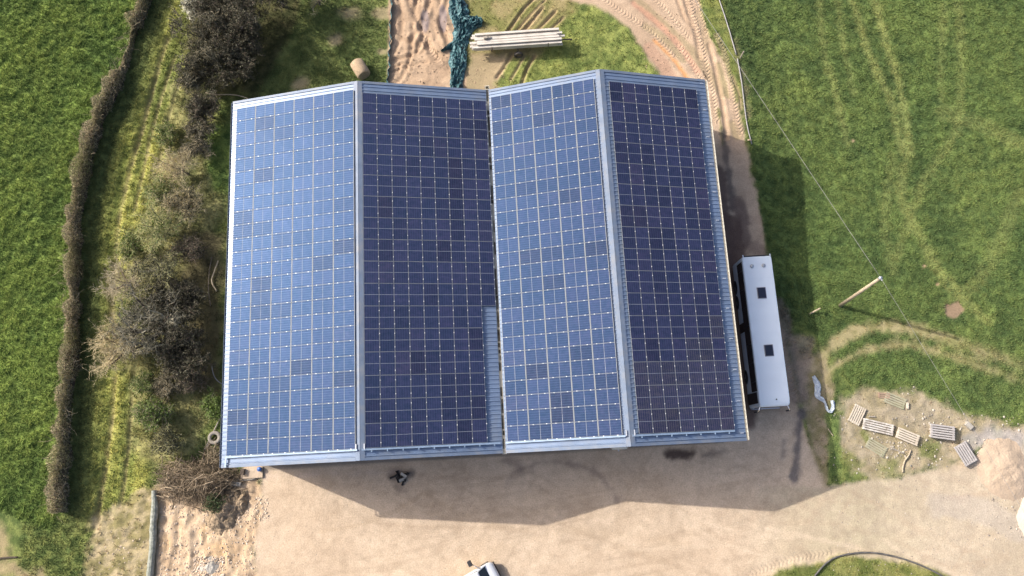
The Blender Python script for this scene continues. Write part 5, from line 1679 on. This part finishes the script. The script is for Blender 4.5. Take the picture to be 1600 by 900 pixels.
bl = (.25 + 1.1 * vnoise(CU, CU * 0 + 3, 1.3, 91) ** 1.2) * (.3 + .7 * sstep(.22, .36, vnoise(CU, CU * 0 + 5, 2.6, 99))) + .6 * (vnoise(CU * 2, CV * 2, .8, 98) - .5)
wo = .5 * (vnoise(CU, CU * 0 + 1, 1.8, 94) - .5) + .30 * bl * np.cos(CV)
xx_ = bx - ty_ * wo; yy_ = by + tx_ * wo
zz_ = 1.35 * np.sqrt(np.maximum(bl, .1)) * np.sin(CV) ** .7 + H[gi(xx_.ravel(), yy_.ravel())].reshape(xx_.shape) - .05
ii = np.arange(260 * 11).reshape(260, 11)
link('light_block_core', np_mesh('light_block_core', np.stack([xx_, yy_, zz_], -1).reshape(-1, 3) - o0, np.stack([ii[:-1, :-1], ii[1:, :-1], ii[1:, 1:], ii[:-1, 1:]], -1).reshape(-1, 4), [M['bark_dark']]), root)
shoots = []
for u0 in r.uniform(0, hl, 520):
    x = np.interp(u0, sg, HP[:, 0]) + r.normal() * .3; y = np.interp(u0, sg, HP[:, 1]) + r.normal() * .3
    p = np.array([x, y, H[gi(np.array([x]), np.array([y]))][0] + r.uniform(.8, 1.5)]) - o0
    d = np.array([r.normal() * .9, r.normal() * .9, r.uniform(.2, 1.0)]); d /= np.linalg.norm(d)
    for k in range(3):
        d = d + r.normal(size=3) * .2; q = p + d * r.uniform(.18, .36); shoots.append((*p, *q, .014 - .003 * k, .011 - .003 * k)); p = q
V, Fs, C = prisms(shoots, np.array([[.46, .38, .26]]) * (.5 + .8 * r.random((len(shoots), 1))), 3)
tag(link('stray_shoots', np_mesh('stray_shoots', V, Fs, [M['twig']], colors=C), root), kind='stuff')
stm = []
for u0 in np.arange(.3, hl, .35):
    x = np.interp(u0, sg, HP[:, 0]) + r.normal() * .08; y = np.interp(u0, sg, HP[:, 1]) + r.normal() * .08
    z = H[gi(np.array([x]), np.array([y]))][0]
    p = np.array([x, y, z - .05]) - o0; q = p + np.array([r.normal() * .12, r.normal() * .12, .9])
    stm.append((*p, *q, .035, .02))
V, Fs, _ = prisms(stm, np.zeros((len(stm), 3)), 5)
tag(link('stems', np_mesh('stems', V, Fs, [M['bark_dark']]), root), kind='stuff')


# ------------------------------------------------------------------ brush heap
def brush(name, label, px, rx, ry, h, n, seed, tone):
    r = np.random.default_rng(seed)
    c = at(*px); z0 = hz(c)
    segs = []
    for _ in range(n):
        a = r.uniform(0, 6.28); rad = r.random() ** .6
        x, y = rad * rx * math.cos(a), rad * ry * math.sin(a)
        zt = h * (1 - rad ** 1.6) * (.35 + .65 * r.random()) + .06
        az = r.uniform(0, 6.28); ln = r.uniform(.5, 2.2)
        d = np.array([math.cos(az), math.sin(az), r.normal() * .28])
        p = np.array([x, y, zt]) - d * ln / 2; rr0 = .012 + .045 * r.random() ** 4
        k = 4
        for i in range(k):
            d = d + r.normal(size=3) * .22; d /= np.linalg.norm(d)
            q = p + d * ln / k; q[2] = max(q[2], .04)
            segs.append((*p, *q, rr0 * (1 - .2 * i), rr0 * (1 - .2 * (i + 1)))); p = q
    segs = np.array(segs); segs[:, 2] += 0
    tc = np.array(tone)[None] * (.25 + 1.4 * np.repeat(r.random(len(segs) // 4) ** 1.5, 4))[:, None]
    V, Fs, C = prisms(segs, tc, 4)
    o = link(name, np_mesh(name, V, Fs, [M['twig']], colors=C)); o.location = (c[0], c[1], z0)
    tag(o, label, 'brush heap')


brush('brush_heap', 'tangled heap of cut brown branches at the front left barn corner', (324, 752), 2.9, 1.9, 1.6, 1300, 51, (.30, .235, .16))
brush('brush_heap', 'paler low pile of cut twigs left of the tangled heap', (276, 752), 1.6, 1.8, .7, 520, 52, (.40, .32, .22))
brush('brush_heap', 'small pile of sticks beside the barn wall below the tyre', (338, 712), 1.0, 1.1, .6, 200, 53, (.36, .29, .19))
lying_tube('fallen_branch', 'two forked pale branches lying beside the left barn wall', 'branch', [(342, 408), (336, 425), (332, 440), (340, 456)], .06, M['wood_pole'], .12)
lying_tube('fallen_branch', 'long dark branch lying along the left barn wall', 'branch', [(332, 402), (328, 425), (327, 455), (330, 478)], .05, M['bark'], .1)
tree('conifer_sapling', 'dark green evergreen sapling lying on the earth mound', (337, 786), .7, .65, 1.0, 55, (.20, .17, .10), 'bark_dark', (.06, .09, .035), 700, None, 'sapling', n_limb=7, n_br=6)

# tyre and timber frame by the barn
c = atv(337, 684, .14)
b = MB(); n = 28; prof = [(.30, -.11), (.46, -.13), (.56, -.09), (.58, 0), (.56, .09), (.46, .13), (.30, .11), (.27, 0)]
V = [(r_ * math.cos(2 * math.pi * k / n), r_ * math.sin(2 * math.pi * k / n), z) for k in range(n) for r_, z in prof]
b.add(V, [(k * 8 + j, ((k + 1) % n) * 8 + j, ((k + 1) % n) * 8 + (j + 1) % 8, k * 8 + (j + 1) % 8) for k in range(n) for j in range(8)])
TY = mat('dusty_tyre', (.25, .225, .19), .9, var=.2, scale=4)
o = b.build('old_tyre', TY, None, True); o.location = (c.x, c.y, hz(c) + .30)
tag(o, 'dusty old tyre lying flat beside the left barn wall', 'tyre')
lying_tube('timber_pole', 'long grey pole lying under the tyre beside the barn', 'pole', [(348, 646), (336, 672), (321, 702)], .06, M['wood_grey'], .04, sm=3)
lying_tube('timber_pole', 'short grey pole meeting the long pole below the tyre', 'pole', [(321, 702), (332, 690)], .05, M['wood_grey'], .04, sm=3)

# silvered log along the soil edge
P = [atv(*p) for p in ((243, 766), (244, 790), (242, 820), (241, 850), (238, 880), (236, 915), (234, 940))]
b = MB()
pts = [Vector((p.x - P[0].x + rr.uniform(-.03, .03), p.y - P[0].y, .28)) for p in P]
fine = []
for i in range(len(pts) - 1):
    for k in range(5): fine.append(pts[i].lerp(pts[i + 1], k / 5))
fine.append(pts[-1])
b.tube(fine, [(.19 + .09 * min(i / 6, 1)) * (1 + rr.uniform(-.09, .09)) for i in range(len(fine))], 12)
o = b.build('weathered_log', M['log_grey'], None, False); o.location = (P[0].x, P[0].y, 0)
tag(o, 'long silvered log lying between straw and orange soil at bottom left', 'log')
lying_tube('fallen_branch', 'short dark branch lying in the pasture at the left edge', 'branch', [(-8, 874), (10, 871), (30, 870)], .07, M['bark_dark'], .08)

# concrete corner slab, blocks and small things at the barn front
c = atv(394, 739)
b = MB(); b.box((0, 0, .06), (1.9, .9, .16)); o = b.build('concrete_slab', mat('dusty_slab', (.47, .37, .27), .9, var=.2, dirt=(.36, .28, .2)), None, bevel=.03); o.location = (c.x, c.y, 0); o.rotation_euler = (0, 0, .03)
tag(o, 'pale concrete slab at the front left barn corner', 'slab')
block((370, 756), (.82, .36, .3), -8, 'pale rectangular block on the edge of the brush heap', M['concrete'])
block((381, 737), (.5, .35, .45), 80, 'dark timber crate end beside the concrete slab', M['bark_dark'], cat='crate', name='timber_crate')
lying_tube('timber_plank', 'thin brown plank lying in front of the concrete slab', 'plank', [(366, 750), (385, 750), (400, 748)], .05, M['wood_grey'], .05, sm=2)
b = MB(); b.tube([(0, 0, 0), (0, 0, .30), (0, 0, .36)], [.16, .20, .17], 14); b.tube([(-.15, 0, .34), (-.08, 0, .48), (.08, 0, .48), (.15, 0, .34)], .012, 5)
o = b.build('blue_bucket', M['blue_plastic'], None, True); c = atv(407, 733); o.location = (c.x, c.y, .02)
tag(o, 'small blue bucket under the front left barn eave', 'bucket')
# charred timbers
for k, (u, v, a, l) in enumerate(((616, 744, 20, .8), (622, 742, 100, .7), (628, 747, -40, .9), (634, 741, 10, .6), (630, 753, 70, .6), (621, 750, -70, .5))):
    p = atv(u, v); b = MB(); b.box((0, 0, .1), (l, .16, .14)); b.box((l * .3, .05, .16), (l * .4, .10, .10), rot=Matrix.Rotation(.4, 3, 'Z'))
    o = b.build('charred_timber', M['charred'], None, bevel=.02); o.location = (p.x, p.y, hz(p)); o.rotation_euler = (rr.uniform(-.2, .2), rr.uniform(-.25, .1), math.radians(a))
    tag(o, 'charred timber in the small burnt pile before the left barn', 'timber', 'burnt timbers in one pile')
for k, (u, v, a) in enumerate(((631, 741, -35), (628, 749, 20))):
    p = atv(u, v); b = MB(); b.box((0, 0, .26), (.55, .22, .03)); o = b.build('scrap_board', M['concrete'], None); o.location = (p.x, p.y, hz(p)); o.rotation_euler = (.15, .2, math.radians(a))
    tag(o, ['pale scrap board on the right of the burnt pile', 'pale scrap board on the lower side of the burnt pile'][k], 'board')

# nose of a trailer standing in the open front of the right barn
p0, p1 = atv(955, 701, 1.6), atv(983, 704, 1.6)
root = empty('livestock_trailer', ((p0.x + p1.x) / 2, p0.y + 1.0, 0), 0.0)
tag(root, 'ivory livestock trailer nose poking out under the right barn', 'trailer')
b = MB(); secs = []
for y, w, zt in ((-1.10, 1.10, 1.55), (-.95, 1.36, 1.7), (-.5, 1.45, 1.8), (2.4, 1.45, 1.8)):
    secs.append([(x, y, z) for x, z in section_loop(w, .55, zt, .06, .10, .03)])
loft(b, secs); b.build('body', M['ivory'], root, True)
b = MB(); b.box((0, -.98, .75), (1.2, .12, .34)); b.build('front_apron', M['green_paint'], root, bevel=.03)
for s in (-1, 1): wheel(root, (s * .78, 1.0, .34), .34, .2, s)
b = MB(); beam(b, (0, -1.0, .5), (0, -1.25, .48), .1, .1); b.build('drawbar', M['steel'], root)


# ================================================================== PICKUP AT THE BOTTOM EDGE
def make_pickup():
    c = atv(754, 906, 1.2)
    hd = atv(786, 900, 1.2) - atv(750, 921, 1.2)
    ang = math.atan2(hd.y, hd.x)
    root = empty('pickup', (c.x, c.y, 0), ang)
    tag(root, 'white pickup cut by the bottom edge with a long mirror arm', 'pickup')
    # x forwards, y left
    def sec(x, w, z0, z1, rt):
        return [(x, a, z) for a, z in section_loop(w, z0, z1, .1, rt, .03)]
    b = MB()
    loft(b, [sec(-3.3, 1.75, .45, 1.0, .08), sec(-3.2, 1.85, .4, 1.05, .08), sec(.0, 1.88, .36, 1.08, .1), sec(.85, 1.86, .36, 1.08, .12), sec(1.15, 1.70, .40, .98, .16), sec(1.30, 1.35, .5, .82, .14)])
    b.build('body', M['white_paint'], root, True)
    b = MB()
    loft(b, [sec(-1.45, 1.66, 1.0, 1.62, .14), sec(-1.30, 1.70, 1.0, 1.76, .16), sec(-.15, 1.62, 1.0, 1.76, .16), sec(.02, 1.58, 1.0, 1.70, .14)])
    b.build('cab', M['white_paint'], root, True)
    b = MB(); V = [(.03, -.74, 1.66), (.03, .74, 1.66), (.62, .82, 1.12), (.62, -.82, 1.12)]
    b.add(V + [(x - .05, y, z - .08) for x, y, z in V], [(0, 1, 2, 3), (7, 6, 5, 4), (0, 4, 5, 1), (1, 5, 6, 2), (2, 6, 7, 3), (3, 7, 4, 0)])
    b.build('windscreen', M['coach_glass'], root)
    for s in (-1, 1):
        b = MB(); beam(b, (.03, s * .78, 1.68), (.66, s * .86, 1.11), .07, .07); b.build('windscreen_pillar', M['white_paint'], root)
        b = MB(); b.box((-.7, s * .845, 1.38), (1.3, .02, .42)); b.build('side_window', M['coach_glass'], root)
        for x in (.62, -2.35):
            w = MB(); n = 20; prof = [(-.12, .2), (-.12, .34), (-.09, .37), (.09, .37), (.12, .34), (.12, .2)]
            V = [(x + pr * math.cos(2 * math.pi * k / n), s * .84 + px_, .37 + pr * math.sin(2 * math.pi * k / n)) for k in range(n) for px_, pr in prof]
            w.add(V, [(k * 6 + j, k * 6 + (j + 1) % 6, ((k + 1) % n) * 6 + (j + 1) % 6, ((k + 1) % n) * 6 + j) for k in range(n) for j in range(6)])
            t = w.build('wheel', M['black_rubber'], root, True)
            w = MB(); w.tube([(x, s * .76, .37), (x, s * .95, .37)], [.22, .19], 14); w.build('rim', M['steel'], t)
        b = MB(); b.box((1.19, s * .58, .80), (.16, .30, .14)); b.build('headlight', M['alu'], root, bevel=.03)
    for dy, dz in ((.0, 0), (.0, -.12)):
        b = MB(); b.tube([(.25, .84, 1.32 + dz), (-.15, 1.42, 1.36 + dz)], .03, 7); b.build('mirror_arm', M['chrome'], root, True)
    b = MB(); b.box((-.30, 1.60, 1.34), (.30, .46, .42)); b.build('mirror', M['black_plastic'], root, bevel=.03)
    b = MB(); b.tube([(.25, -.84, 1.30), (.18, -1.05, 1.30)], .03, 7); b.build('mirror_arm', M['chrome'], root, True)
    b = MB(); b.box((.15, -1.14, 1.30), (.14, .24, .2)); b.build('mirror', M['black_plastic'], root, bevel=.03)
    b = MB(); b.box((-2.35, 0, 1.085), (1.6, 1.45, .03)); b.build('bed_liner', M['black_plastic'], root)
    b = MB(); b.box((1.31, 0, .52), (.14, 1.5, .22)); b.build('front_bumper', M['black_plastic'], root, bevel=.04)


make_pickup()
